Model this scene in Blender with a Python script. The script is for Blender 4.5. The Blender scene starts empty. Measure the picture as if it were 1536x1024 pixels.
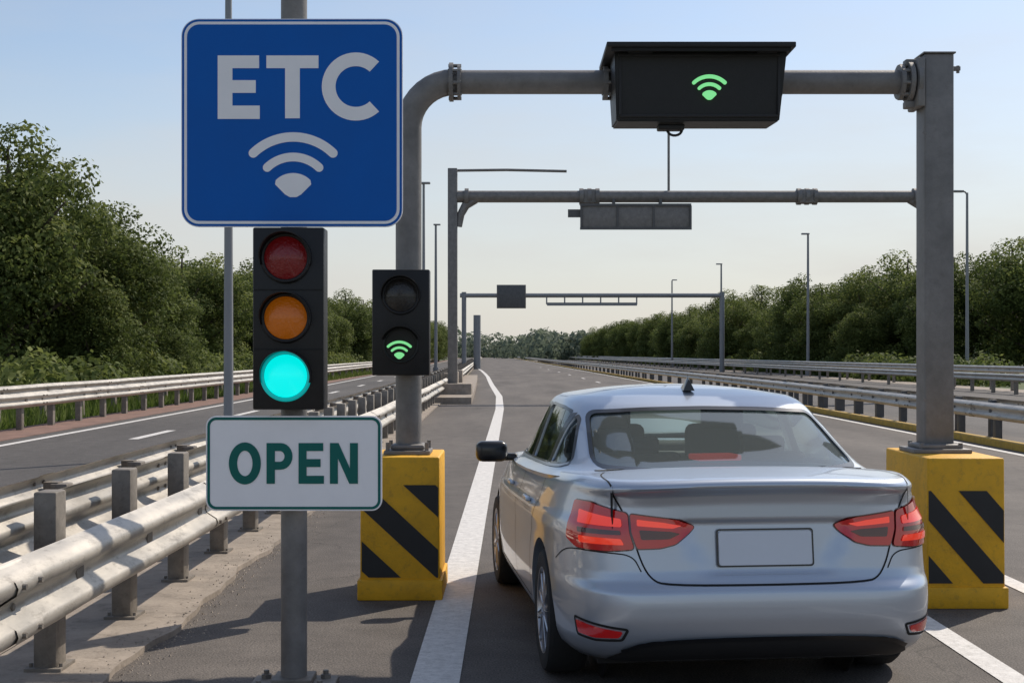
import bpy, bmesh, math, random
import numpy as np
from mathutils import Vector, Matrix, geometry
from mathutils.bvhtree import BVHTree
random.seed(7); RNG=np.random.default_rng(7)
S=bpy.context.scene
S.view_settings.view_transform='Standard'; S.view_settings.look='None'; S.view_settings.exposure=0

# ------------------------------------------------------------ materials
def mat(name, base, rough=0.6, metal=0.0, var=0.0, scale=5.0, bump=0.0, bscale=40.0, coat=0.0,
        emis=None, estr=0.0, dark=None, dirt=0.0, spec=0.5, stretch=None):
    m=bpy.data.materials.new(name); m.use_nodes=True
    nt=m.node_tree; N=nt.nodes; L=nt.links; b=N['Principled BSDF']
    b.inputs['Base Color'].default_value=(*base,1); b.inputs['Roughness'].default_value=rough
    b.inputs['Metallic'].default_value=metal
    b.inputs['Specular IOR Level'].default_value=spec
    if coat: b.inputs['Coat Weight'].default_value=coat; b.inputs['Coat Roughness'].default_value=0.04
    if emis: b.inputs['Emission Color'].default_value=(*emis,1); b.inputs['Emission Strength'].default_value=estr
    if var or bump or dirt:
        tc=N.new('ShaderNodeTexCoord'); src=tc.outputs['Object']
        if stretch:
            mp=N.new('ShaderNodeMapping'); mp.inputs['Scale'].default_value=stretch
            L.new(src,mp.inputs['Vector']); src=mp.outputs['Vector']
    if var:
        n=N.new('ShaderNodeTexNoise'); n.inputs['Scale'].default_value=scale; n.inputs['Detail'].default_value=8
        n.inputs['Roughness'].default_value=0.65
        L.new(src,n.inputs['Vector'])
        r=N.new('ShaderNodeValToRGB'); r.color_ramp.elements[0].position=0.3; r.color_ramp.elements[1].position=0.7
        lo=dark if dark else tuple(c*(1-var) for c in base)
        hi=tuple(min(1,c*(1+var*0.6)) for c in base)
        r.color_ramp.elements[0].color=(*lo,1); r.color_ramp.elements[1].color=(*hi,1)
        L.new(n.outputs['Fac'],r.inputs['Fac']); col=r.outputs['Color']
        if dirt:
            n3=N.new('ShaderNodeTexNoise'); n3.inputs['Scale'].default_value=scale*3.5; n3.inputs['Detail'].default_value=10; n3.inputs['Roughness'].default_value=0.75
            L.new(src,n3.inputs['Vector'])
            mr3=N.new('ShaderNodeMapRange'); mr3.inputs['From Min'].default_value=.52; mr3.inputs['From Max'].default_value=.70; mr3.inputs['To Max'].default_value=dirt
            L.new(n3.outputs['Fac'],mr3.inputs['Value'])
            m3=N.new('ShaderNodeMix'); m3.data_type='RGBA'; m3.inputs[7].default_value=(0.075,0.058,0.042,1)
            L.new(mr3.outputs['Result'],m3.inputs[0]); L.new(col,m3.inputs[6]); col=m3.outputs[2]
        L.new(col,b.inputs['Base Color'])
        mr=N.new('ShaderNodeMapRange'); mr.inputs['To Min'].default_value=rough*0.8; mr.inputs['To Max'].default_value=min(1,rough*1.25)
        L.new(n.outputs['Fac'],mr.inputs['Value']); L.new(mr.outputs['Result'],b.inputs['Roughness'])
    if bump:
        n2=N.new('ShaderNodeTexNoise'); n2.inputs['Scale'].default_value=bscale; n2.inputs['Detail'].default_value=4
        L.new(src,n2.inputs['Vector'])
        bp=N.new('ShaderNodeBump'); bp.inputs['Strength'].default_value=bump; bp.inputs['Distance'].default_value=0.01
        L.new(n2.outputs['Fac'],bp.inputs['Height']); L.new(bp.outputs['Normal'],b.inputs['Normal'])
    return m

def asphalt(name, lo, mid, hi):
    m=bpy.data.materials.new(name); m.use_nodes=True
    nt=m.node_tree; N=nt.nodes; L=nt.links; b=N['Principled BSDF']
    tc=N.new('ShaderNodeTexCoord')
    big=N.new('ShaderNodeTexNoise'); big.inputs['Scale'].default_value=0.45; big.inputs['Detail'].default_value=7
    mp=N.new('ShaderNodeMapping'); mp.inputs['Scale'].default_value=(1.6,0.25,1)
    L.new(tc.outputs['Object'],mp.inputs['Vector']); L.new(mp.outputs['Vector'],big.inputs['Vector'])
    fine=N.new('ShaderNodeTexNoise'); fine.inputs['Scale'].default_value=90; fine.inputs['Detail'].default_value=3
    L.new(tc.outputs['Object'],fine.inputs['Vector'])
    r=N.new('ShaderNodeValToRGB'); e=r.color_ramp.elements
    e[0].position=0.3; e[0].color=(*lo,1); e[1].position=0.72; e[1].color=(*hi,1)
    k=e.new(0.5); k.color=(*mid,1)
    L.new(big.outputs['Fac'],r.inputs['Fac'])
    mx=N.new('ShaderNodeMix'); mx.data_type='RGBA'; mx.blend_type='MULTIPLY'; mx.inputs['Factor'].default_value=1
    r2=N.new('ShaderNodeValToRGB'); r2.color_ramp.elements[0].position=0.35; r2.color_ramp.elements[1].position=0.68
    r2.color_ramp.elements[0].color=(0.5,0.5,0.5,1); r2.color_ramp.elements[1].color=(1.5,1.47,1.43,1)
    L.new(fine.outputs['Fac'],r2.inputs['Fac'])
    L.new(r.outputs['Color'],mx.inputs[6]); L.new(r2.outputs['Color'],mx.inputs[7])
    vo=N.new('ShaderNodeTexVoronoi'); vo.feature='DISTANCE_TO_EDGE'; vo.inputs['Scale'].default_value=0.28
    ds=N.new('ShaderNodeTexNoise'); ds.inputs['Scale'].default_value=1.5; ds.inputs['Detail'].default_value=5
    L.new(tc.outputs['Object'],ds.inputs['Vector'])
    ad=N.new('ShaderNodeVectorMath'); ad.operation='ADD'
    L.new(tc.outputs['Object'],ad.inputs[0]); L.new(ds.outputs['Color'],ad.inputs[1]); L.new(ad.outputs[0],vo.inputs['Vector'])
    cr=N.new('ShaderNodeMapRange'); cr.inputs['From Min'].default_value=0.0; cr.inputs['From Max'].default_value=0.006
    cr.inputs['To Min'].default_value=0.65; cr.inputs['To Max'].default_value=1.0
    L.new(vo.outputs['Distance'],cr.inputs['Value'])
    md=N.new('ShaderNodeTexNoise'); md.inputs['Scale'].default_value=3.2; md.inputs['Detail'].default_value=9; md.inputs['Roughness'].default_value=.7
    L.new(tc.outputs['Object'],md.inputs['Vector'])
    mdr=N.new('ShaderNodeMapRange'); mdr.inputs['From Min'].default_value=.3; mdr.inputs['From Max'].default_value=.7; mdr.inputs['To Min'].default_value=.74; mdr.inputs['To Max'].default_value=1.2
    L.new(md.outputs['Fac'],mdr.inputs['Value'])
    mm=N.new('ShaderNodeMath'); mm.operation='MULTIPLY'; L.new(cr.outputs['Result'],mm.inputs[0]); L.new(mdr.outputs['Result'],mm.inputs[1])
    m2=N.new('ShaderNodeMix'); m2.data_type='RGBA'; m2.blend_type='MULTIPLY'; m2.inputs['Factor'].default_value=1
    L.new(mx.outputs[2],m2.inputs[6]); L.new(mm.outputs[0],m2.inputs[7])
    L.new(m2.outputs[2],b.inputs['Base Color']); b.inputs['Roughness'].default_value=0.8
    b.inputs['Specular IOR Level'].default_value=0.35
    bp=N.new('ShaderNodeBump'); bp.inputs['Strength'].default_value=0.6; bp.inputs['Distance'].default_value=0.006
    L.new(fine.outputs['Fac'],bp.inputs['Height']); L.new(bp.outputs['Normal'],b.inputs['Normal'])
    return m

M={}
M['asphalt']=asphalt('asphalt',(0.082,0.072,0.065),(0.115,0.102,0.092),(0.155,0.138,0.123))
M['asphalt2']=asphalt('asphalt_old',(0.070,0.065,0.062),(0.092,0.086,0.082),(0.12,0.112,0.106))
M['paint']=mat('road_paint',(0.66,0.64,0.61),0.7,var=0.25,scale=14,bump=0.3,bscale=90,dirt=.45)
M['ypaint']=mat('kerb_yellow_paint',(0.50,0.31,0.04),0.7,var=0.3,scale=6,dirt=.4)
M['concrete']=mat('concrete',(0.33,0.28,0.23),0.9,var=0.35,scale=2.2,bump=0.5,bscale=30,dirt=.6)
M['verge']=mat('red_verge',(0.22,0.13,0.10),0.95,var=0.4,scale=2,bump=0.5)
M['grass']=mat('grass_ground',(0.08,0.11,0.035),0.95,var=0.5,scale=1.2,bump=0.6,bscale=8)
M['galv']=mat('galvanised_steel',(0.50,0.465,0.41),0.45,metal=0.45,var=0.30,scale=4,bump=0.15,bscale=22,stretch=(1,0.4,1),dirt=.55)
M['post']=mat('weathered_post',(0.24,0.215,0.185),0.65,metal=0.3,var=0.35,scale=7,bump=0.2,dirt=.5)
M['pipe']=mat('grey_painted_steel',(0.21,0.20,0.19),0.55,metal=0.2,var=0.28,scale=6,bump=0.15,bscale=60,dirt=.25)
M['pipe_d']=mat('dark_steel',(0.12,0.12,0.12),0.6,metal=0.3,var=0.25,scale=5)
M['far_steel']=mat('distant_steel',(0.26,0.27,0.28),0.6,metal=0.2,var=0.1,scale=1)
M['blue']=mat('sign_blue',(0.0,0.11,0.46),0.45,var=0.06,scale=3,spec=0.2)
M['swhite']=mat('sign_white',(0.90,0.89,0.90),0.45,var=0.03,scale=8)
M['sgreen']=mat('sign_green',(0.0,0.13,0.11),0.45,var=0.08,scale=6,spec=0.3)
M['signback']=mat('sign_aluminium',(0.35,0.36,0.37),0.45,metal=0.6,var=0.1)
M['black']=mat('black_housing',(0.010,0.010,0.011),0.45,var=0.4,scale=12,spec=0.4,bump=.08,bscale=80)
M['blackm']=mat('matt_black',(0.01,0.01,0.01),0.8)
M['yellow']=mat('barrier_yellow',(0.78,0.41,0.012),0.6,var=0.16,scale=5,bump=0.25,bscale=50,dirt=.35)
M['stripe']=mat('barrier_black_stripe',(0.022,0.022,0.022),0.6,var=0.3,scale=9)
M['red']=mat('red_lens_unlit',(0.13,0.006,0.008),0.3,coat=0.3,bump=0.6,bscale=70,emis=(0.5,0.01,0.01),estr=0.04)
M['amber']=mat('amber_lens_unlit',(0.42,0.11,0.004),0.3,coat=0.3,bump=0.6,bscale=70,emis=(0.8,0.2,0.0),estr=0.10)
M['cyan']=mat('green_lens_lit',(0.0,0.5,0.45),0.3,emis=(0.0,0.80,0.76),estr=0.95)
M['cyan_rim']=mat('green_lens_rim',(0.0,0.25,0.23),0.3,emis=(0.0,0.45,0.45),estr=0.5)
M['gled']=mat('green_led',(0.1,0.5,0.2),0.4,emis=(0.25,0.80,0.30),estr=0.75)
M['offlens']=mat('dark_lens',(0.02,0.018,0.016),0.3,coat=0.3,bump=0.5,bscale=80)
M['car']=mat('silver_car_paint',(0.48,0.53,0.60),0.34,metal=0.66,coat=0.65)
M['tyre']=mat('tyre_rubber',(0.018,0.018,0.018),0.85,bump=0.3)
M['rim']=mat('alloy_rim',(0.5,0.5,0.52),0.3,metal=0.9)
M['trim']=mat('black_trim',(0.01,0.01,0.011),0.3,coat=0.3)
M['plastic']=mat('black_plastic',(0.016,0.016,0.017),0.65)
M['interior']=mat('interior_fabric',(0.10,0.11,0.11),0.9)
M['shelf']=mat('interior_shelf',(0.20,0.21,0.21),0.9)
M['tail']=mat('tail_light_red',(0.36,0.006,0.008),0.12,coat=1.0,emis=(0.7,0.01,0.01),estr=0.10)
M['tail_b']=mat('tail_light_bright',(0.62,0.035,0.015),0.15,coat=1.0,emis=(1.0,0.05,0.015),estr=0.45)
M['tail_d']=mat('tail_light_dark',(0.07,0.004,0.006),0.1,coat=1.0)
M['plate']=mat('number_plate',(0.66,0.70,0.76),0.4,var=0.03)
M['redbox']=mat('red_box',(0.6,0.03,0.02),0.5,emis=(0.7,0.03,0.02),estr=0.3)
def glassmat(name,tint,gl,haze,hc=(0.55,0.62,0.60)):
    m=bpy.data.materials.new(name); m.use_nodes=True; nt=m.node_tree; N=nt.nodes; L=nt.links
    for n in list(N):
        if n.type!='OUTPUT_MATERIAL': N.remove(n)
    o=[n for n in N if n.type=='OUTPUT_MATERIAL'][0]
    t=N.new('ShaderNodeBsdfTransparent'); t.inputs['Color'].default_value=(*tint,1)
    d=N.new('ShaderNodeBsdfDiffuse'); d.inputs['Color'].default_value=(*hc,1)
    m0=N.new('ShaderNodeMixShader'); m0.inputs[0].default_value=haze; L.new(t.outputs[0],m0.inputs[1]); L.new(d.outputs[0],m0.inputs[2])
    g=N.new('ShaderNodeBsdfGlossy'); g.inputs['Roughness'].default_value=0.03; g.inputs['Color'].default_value=(0.9,0.95,0.95,1)
    f=N.new('ShaderNodeFresnel'); f.inputs['IOR'].default_value=gl
    mx=N.new('ShaderNodeMixShader'); L.new(f.outputs[0],mx.inputs[0]); L.new(m0.outputs[0],mx.inputs[1]); L.new(g.outputs[0],mx.inputs[2])
    L.new(mx.outputs[0],o.inputs['Surface']); return m
M['glass']=glassmat('car_glass',(0.72,0.80,0.78),1.8,0.15)
M['glass_s']=glassmat('car_side_glass',(0.45,0.5,0.48),1.5,0.03)

def leafmat(name, dk, md, lt, transl=0.3):
    m=bpy.data.materials.new(name); m.use_nodes=True; nt=m.node_tree; N=nt.nodes; L=nt.links
    b=N['Principled BSDF']; o=[n for n in N if n.type=='OUTPUT_MATERIAL'][0]
    a=N.new('ShaderNodeAttribute'); a.attribute_name='tint'
    r=N.new('ShaderNodeValToRGB'); e=r.color_ramp.elements
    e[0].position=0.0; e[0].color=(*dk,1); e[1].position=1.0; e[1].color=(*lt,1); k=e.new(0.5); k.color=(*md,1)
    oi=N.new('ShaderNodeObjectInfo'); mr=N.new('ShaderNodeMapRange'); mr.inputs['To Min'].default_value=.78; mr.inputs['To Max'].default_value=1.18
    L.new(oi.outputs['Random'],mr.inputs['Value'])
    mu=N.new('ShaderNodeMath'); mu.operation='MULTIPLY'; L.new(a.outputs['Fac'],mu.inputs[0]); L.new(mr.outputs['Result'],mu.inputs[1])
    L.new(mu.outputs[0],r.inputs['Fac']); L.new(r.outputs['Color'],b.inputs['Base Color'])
    b.inputs['Roughness'].default_value=0.7; b.inputs['Specular IOR Level'].default_value=0.2
    t=N.new('ShaderNodeBsdfTranslucent'); L.new(r.outputs['Color'],t.inputs['Color'])
    mx=N.new('ShaderNodeMixShader'); mx.inputs[0].default_value=transl
    L.new(b.outputs[0],mx.inputs[1]); L.new(t.outputs[0],mx.inputs[2]); L.new(mx.outputs[0],o.inputs['Surface'])
    return m
M['leaf']=leafmat('foliage',(0.058,0.080,0.020),(0.12,0.155,0.042),(0.24,0.265,0.08),0.42)
M['leaf_hazed']=leafmat('foliage_haze_tint',(0.11,0.14,0.10),(0.155,0.19,0.135),(0.21,0.24,0.17),0.4)  # distance haze painted into the leaf colours: paler and bluer
M['bark']=mat('bark',(0.09,0.07,0.05),0.95,var=0.4,scale=4,bump=0.5)
M['blade']=leafmat('grass_blades',(0.06,0.10,0.02),(0.11,0.16,0.03),(0.18,0.22,0.07),0.4)

# ------------------------------------------------------------ helpers
def empty(name, loc=(0,0,0), rz=0.0):
    o=bpy.data.objects.new(name,None); o.empty_display_size=0.3
    o.location=loc; o.rotation_euler=(0,0,rz); S.collection.objects.link(o); return o
def link(o,parent=None,world=True):
    S.collection.objects.link(o)
    if parent is not None:
        o.parent=parent
        if world: o.matrix_parent_inverse=(Matrix.Translation(parent.location)@Matrix.Rotation(parent.rotation_euler.z,4,'Z')).inverted()
    return o
def mesh(name,verts,faces,material,parent=None,smooth=False,world=True,auto=None):
    me=bpy.data.meshes.new(name); me.from_pydata([tuple(v) for v in verts],[],[tuple(f) for f in faces])
    if isinstance(material,(list,tuple)):
        for x in material: me.materials.append(x)
    else: me.materials.append(material)
    me.update()
    if smooth:
        me.polygons.foreach_set('use_smooth',[True]*len(me.polygons))
        if auto is not None: me.set_sharp_from_angle(angle=math.radians(auto))
    o=bpy.data.objects.new(name,me); return link(o,parent,world)
def from_bm(name,bm,material,parent=None,smooth=False,world=True,auto=None):
    me=bpy.data.meshes.new(name); bm.to_mesh(me); bm.free()
    if isinstance(material,(list,tuple)):
        for x in material: me.materials.append(x)
    else: me.materials.append(material)
    if smooth:
        me.polygons.foreach_set('use_smooth',[True]*len(me.polygons))
        if auto is not None: me.set_sharp_from_angle(angle=math.radians(auto))
    o=bpy.data.objects.new(name,me); return link(o,parent,world)
def bm_box(bm,c,s,bev=0.0,seg=2,rot=None,taper=None):
    r=bmesh.ops.create_cube(bm,size=1.0); vs=r['verts']
    for v in vs:
        p=Vector((v.co.x*s[0],v.co.y*s[1],v.co.z*s[2]))
        if taper and v.co.z>0: p.x*=taper[0]; p.y*=taper[1]
        if rot is not None: p=rot@p
        v.co=p+Vector(c)
    if bev>0:
        es=list({e for v in vs for e in v.link_edges})
        bmesh.ops.bevel(bm,geom=es,offset=bev,segments=seg,affect='EDGES',profile=0.5)
def box(name,c,s,material,parent=None,bev=0.0,seg=2,rot=None,world=True,taper=None):
    bm=bmesh.new(); bm_box(bm,c,s,bev,seg,rot,taper)
    return from_bm(name,bm,material,parent,smooth=bev>0,world=world,auto=40 if bev>0 else None)
def bm_cyl(bm,p1,p2,r1,r2=None,seg=24,cap=True):
    p1=Vector(p1);p2=Vector(p2); d=p2-p1; r2=r1 if r2 is None else r2
    q=d.to_track_quat('Z','Y').to_matrix().to_4x4()
    bmesh.ops.create_cone(bm,cap_ends=cap,segments=seg,radius1=r1,radius2=r2,depth=d.length,matrix=Matrix.Translation((p1+p2)/2)@q)
def cyl(name,p1,p2,r,material,parent=None,r2=None,seg=24,world=True):
    bm=bmesh.new(); bm_cyl(bm,p1,p2,r,r2,seg); return from_bm(name,bm,material,parent,smooth=True,world=world,auto=40)
def tube(name,path,r,material,parent=None,seg=20,world=True):
    path=[Vector(p) for p in path]; V=[];F=[]
    up=None
    for i,p in enumerate(path):
        t=(path[min(i+1,len(path)-1)]-path[max(i-1,0)]).normalized()
        if up is None:
            up=Vector((0,1,0)) if abs(t.y)<0.9 else Vector((1,0,0))
        a=t.cross(up).normalized(); b=t.cross(a).normalized(); up=-(t.cross(t.cross(up))).normalized()
        rr=r[i] if isinstance(r,(list,tuple)) else r
        for k in range(seg):
            an=2*math.pi*k/seg; V.append(p+a*math.cos(an)*rr+b*math.sin(an)*rr)
    for i in range(len(path)-1):
        for k in range(seg):
            F.append((i*seg+k,i*seg+(k+1)%seg,(i+1)*seg+(k+1)%seg,(i+1)*seg+k))
    F.append(tuple(range(seg))[::-1]); F.append(tuple(range((len(path)-1)*seg,len(path)*seg)))
    return mesh(name,V,F,material,parent,smooth=True,world=world,auto=50)
def rrect(cx,cz,w,h,r,n=8):
    P=[]
    for (sx,sz,a0) in ((1,1,0),(-1,1,90),(-1,-1,180),(1,-1,270)):
        for k in range(n+1):
            a=math.radians(a0+90*k/n); P.append((cx+sx*(w/2-r)+r*math.cos(a),cz+sz*(h/2-r)+r*math.sin(a)))
    return P
def plate(name,poly,y,th,material,parent):   # polygon in XZ, front face at y, extends to y+th
    n=len(poly); V=[(p[0],y,p[1]) for p in poly]+[(p[0],y+th,p[1]) for p in poly]
    F=[tuple(range(n)),tuple(range(2*n-1,n-1,-1))]+[(i,i+n,(i+1)%n+n,(i+1)%n) for i in range(n)]
    o=mesh(name,V,F,material,parent)
    bm=bmesh.new(); bm.from_mesh(o.data); bmesh.ops.recalc_face_normals(bm,faces=bm.faces); bmesh.ops.triangulate(bm,faces=[f for f in bm.faces if len(f.verts)>4]); bm.to_mesh(o.data); bm.free()
    return o
def band(name,outer,inner,y,th,material,parent,closed=True):
    n=len(outer); V=[(p[0],y,p[1]) for p in outer]+[(p[0],y,p[1]) for p in inner]
    V+=[(p[0],y+th,p[1]) for p in outer]+[(p[0],y+th,p[1]) for p in inner]; F=[]
    for i in range(n if closed else n-1):
        j=(i+1)%n
        F+= [(i,j,n+j,n+i),(2*n+i,3*n+i,3*n+j,2*n+j),(i,2*n+i,2*n+j,j),(n+i,n+j,3*n+j,3*n+i)]
    if not closed: F+=[(0,n,3*n,2*n),(n-1,2*n-1,4*n-1,3*n-1)]
    o=mesh(name,V,F,material,parent)
    bm=bmesh.new(); bm.from_mesh(o.data); bmesh.ops.recalc_face_normals(bm,faces=bm.faces); bm.to_mesh(o.data); bm.free()
    return o
def join(objs,name,parent=None):
    bm=bmesh.new(); mats=[]
    for o in objs:
        off=[]
        for m in o.data.materials:
            if m not in mats: mats.append(m)
            off.append(mats.index(m))
        k=len(bm.faces); bm.from_mesh(o.data); bm.faces.ensure_lookup_table()
        for f in bm.faces[k:]: f.material_index=off[min(f.material_index,len(off)-1)]
    me=bpy.data.meshes.new(name); bm.to_mesh(me); bm.free()
    for m in mats: me.materials.append(m)
    for o in objs: bpy.data.objects.remove(o)
    return link(bpy.data.objects.new(name,me),parent)
def arc_strip(cx,cz,R,w,a0,a1,n=28,rx=1.0):
    P=[]
    for k in range(n+1):
        a=math.radians(a0+(a1-a0)*k/n); P.append((cx+rx*(R+w/2)*math.cos(a),cz+(R+w/2)*math.sin(a)))
    a=math.radians(a1); e=(cx+rx*R*math.cos(a),cz+R*math.sin(a))
    for k in range(1,8):
        b=a+math.pi*k/8; P.append((e[0]+w/2*math.cos(b),e[1]+w/2*math.sin(b)))
    for k in range(n+1):
        a=math.radians(a1+(a0-a1)*k/n); P.append((cx+rx*(R-w/2)*math.cos(a),cz+(R-w/2)*math.sin(a)))
    a=math.radians(a0); e=(cx+rx*R*math.cos(a),cz+R*math.sin(a))
    for k in range(1,8):
        b=a+math.pi+math.pi*k/8; P.append((e[0]+w/2*math.cos(b),e[1]+w/2*math.sin(b)))
    return P
def wifi(name,cx,cz,s,y,th,material,parent):
    o=[plate('a',arc_strip(cx,cz,86*s,14*s,46,134),y,th,material,None),
       plate('b',arc_strip(cx,cz,56*s,13*s,46,134),y,th,material,None)]
    P=[]
    for k in range(17):
        a=math.radians(40+100*k/16); P.append((cx+34*s*math.cos(a),cz+2*s+30*s*math.sin(a)))
    P+=[(cx-27*s,cz+15*s),(cx-12*s,cz+0*s),(cx-5*s,cz-4*s),(cx+5*s,cz-4*s),(cx+12*s,cz+0*s),(cx+27*s,cz+15*s)]
    o.append(plate('c',P,y,th,material,None))
    return join(o,name,parent)

# ------------------------------------------------------------ world / sun / camera
AZ=math.radians(42); EL=math.radians(45)
w=bpy.data.worlds.new('World'); S.world=w; w.use_nodes=True
N=w.node_tree.nodes; L=w.node_tree.links; bg=N['Background']
sky=N.new('ShaderNodeTexSky'); sky.sky_type='NISHITA'; sky.sun_disc=False
sky.sun_elevation=EL; sky.sun_rotation=AZ; sky.air_density=1.0; sky.dust_density=0.9; sky.ozone_density=2.0; sky.altitude=0
tc=N.new('ShaderNodeTexCoord'); mp=N.new('ShaderNodeMapping'); mp.inputs['Scale'].default_value=(1.0,1.0,4.5)
cn=N.new('ShaderNodeTexNoise'); cn.inputs['Scale'].default_value=2.2; cn.inputs['Detail'].default_value=7; cn.inputs['Roughness'].default_value=0.55
cr=N.new('ShaderNodeMapRange'); cr.inputs['From Min'].default_value=.42; cr.inputs['From Max'].default_value=.8; cr.inputs['To Min'].default_value=.0; cr.inputs['To Max'].default_value=.40
sp_=N.new('ShaderNodeSeparateXYZ'); L.new(tc.outputs['Generated'],sp_.inputs[0])
hz=N.new('ShaderNodeMapRange'); hz.interpolation_type='SMOOTHERSTEP'; hz.inputs['From Min'].default_value=-.04; hz.inputs['From Max'].default_value=.30; hz.inputs['To Min'].default_value=.82; hz.inputs['To Max'].default_value=.06
L.new(sp_.outputs['Z'],hz.inputs['Value'])
sm=N.new('ShaderNodeMath'); sm.operation='ADD'; sm.use_clamp=True
mx=N.new('ShaderNodeMix'); mx.data_type='RGBA'; mx.inputs[7].default_value=(5.1,4.95,4.75,1)
L.new(tc.outputs['Generated'],mp.inputs['Vector']); L.new(mp.outputs['Vector'],cn.inputs['Vector']); L.new(cn.outputs['Fac'],cr.inputs['Value'])
L.new(cr.outputs['Result'],sm.inputs[0]); L.new(hz.outputs['Result'],sm.inputs[1])
L.new(sm.outputs[0],mx.inputs[0]); L.new(sky.outputs['Color'],mx.inputs[6]); L.new(mx.outputs[2],bg.inputs['Color'])
bg.inputs['Strength'].default_value=0.135
sd=Vector((math.cos(EL)*math.sin(AZ),math.cos(EL)*math.cos(AZ),math.sin(EL)))
ld=bpy.data.lights.new('sun','SUN'); ld.energy=4.2; ld.angle=math.radians(0.5); ld.color=(1.0,0.90,0.77)
lo=bpy.data.objects.new('sun',ld); lo.rotation_euler=sd.to_track_quat('Z','Y').to_euler(); lo.location=(20,20,30); S.collection.objects.link(lo)
cd=bpy.data.cameras.new('camera'); cam=bpy.data.objects.new('camera',cd); S.collection.objects.link(cam)
cam.location=(0,0,1.67); cam.rotation_euler=(math.radians(90),0,0); cd.sensor_width=36; cd.lens=46.875
cd.shift_y=18/1536; cd.clip_end=6000; cd.clip_start=0.05; S.camera=cam

# ------------------------------------------------------------ ground
def c(Y): return -0.02*(math.sqrt((Y-45)**2+28**2)+(Y-45))/2+0.02*(math.sqrt(45**2+28**2)-45)/2
YS=[-6,0,3,6,9,12,16,20,25,30,35,40,46,52,60,70,80,95,110,130,150,180,220,270,330,420,520,700]
def ribbon(name,xa,xb,z,material,ys=YS,parent=None,z0=None):
    fa=xa if callable(xa) else (lambda Y:xa); fb=xb if callable(xb) else (lambda Y:xb)
    V=[];F=[]
    for Y in ys:
        V+=[(fa(Y)+c(Y),Y,z),(fb(Y)+c(Y),Y,z)]
    for i in range(len(ys)-1): F.append((2*i,2*i+1,2*i+3,2*i+2))
    if z0 is not None:
        n=len(V)
        for Y in ys: V+=[(fa(Y)+c(Y),Y,z0),(fb(Y)+c(Y),Y,z0)]
        for i in range(len(ys)-1):
            F.append((2*i,2*i+2,n+2*i+2,n+2*i)); F.append((2*i+1,n+2*i+1,n+2*i+3,2*i+3))
        F.append((0,n,n+1,1)); m=len(ys)*2-2; F.append((m,m+1,n+m+1,n+m))
    return mesh(name,V,F,material,parent)
mesh('ground',[(-3000,-100,-0.06),(3000,-100,-0.06),(3000,5000,-0.06),(-3000,5000,-0.06)],[(0,1,2,3)],M['grass'])
ribbon('road',-2.2,10.2,0.0,M['asphalt'])
ribbon('opposite_road',10.2,21.8,-0.004,M['asphalt2'])
ribbon('left_road',-9.7,-4.1,-0.004,M['asphalt2'])
ribbon('median_verge',-4.1,-3.15,0.02,M['verge'],z0=-0.05)
ribbon('verge',-11.0,-9.7,0.01,M['verge'],z0=-0.05)
ribbon('gravel_verge',21.8,24.0,0.0,M['concrete'],z0=-0.05)
def wob(Y): return -2.03+0.025*math.sin(Y*1.7)+0.02*math.sin(Y*4.1)+0.012*math.sin(Y*9.7)-0.004*max(0,Y-10)*(Y<60)-0.2*(Y>=60)
yy=[-2+0.13*i for i in range(246)]+[y for y in YS if y>30]
ribbon('pavement',-3.15,wob,0.035,M['concrete'],ys=yy,z0=-0.05)
# loose gravel and grit along the edge of the concrete strip
V=[];F=[]
for k in range(2600):
    Y=4+26*random.random()**1.4; X=wob(Y)+c(Y)+abs(random.gauss(0,.09))*(1 if random.random()<.75 else -1.2); s=random.uniform(.003,.011); z=0.0 if X>wob(Y)+c(Y) else .035
    b0=len(V); a=random.uniform(0,6.28)
    for j in range(4): V.append((X+s*math.cos(a+j*1.57)*random.uniform(.7,1.3),Y+s*math.sin(a+j*1.57)*random.uniform(.7,1.3),z))
    V.append((X,Y,z+s*random.uniform(.6,1.1)))
    for j in range(4): F.append((b0+j,b0+(j+1)%4,b0+4))
mesh('gravel',V,F,M['concrete'])
mk=empty('road_markings',(0,0,0))
def lx(Y):
    pts=[(-6,-.40),(40,-.37),(52,-.5),(61,-.78),(78,-1.3),(110,-1.75),(160,-2.2),(700,-2.6)]
    return float(np.interp(Y,[p[0] for p in pts],[p[1] for p in pts]))-c(Y)*(1 if Y<80 else max(0,1-(Y-80)/80))
ribbon('edge_line',lambda Y:lx(Y)-.125,lambda Y:lx(Y)+.125,0.005,M['paint'],parent=mk)
ribbon('lane_line',2.50,2.66,0.005,M['paint'],ys=[y for y in YS if y<=12]+[12.5],parent=mk)
ribbon('right_line',3.58,3.73,0.005,M['paint'],ys=[y for y in YS if y<=16],parent=mk)
ribbon('left_edge_line',-9.3,-9.12,0.002,M['paint'],parent=mk)
ribbon('median_edge_line',-4.45,-4.3,0.002,M['paint'],parent=mk)
ribbon('far_edge_line',8.35,8.5,0.005,M['paint'],parent=mk)
for y0 in [15.6,26.0,36,46,56,68,80,95,110,130,150]:
    ribbon('lane_dash',-7.42,-7.22,0.002,M['paint'],ys=[y0,y0+3],parent=mk)
    ribbon('lane_dash',5.6,5.75,0.005,M['paint'],ys=[y0+8,y0+11],parent=mk)
    ribbon('lane_dash',15.2,15.35,0.002,M['paint'],ys=[y0+12,y0+16],parent=mk)
kb=empty('kerb',(8.8,20,0)); ribbon('kerb_body',8.72,8.95,0.12,M['ypaint'],z0=-0.01,parent=kb)

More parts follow.
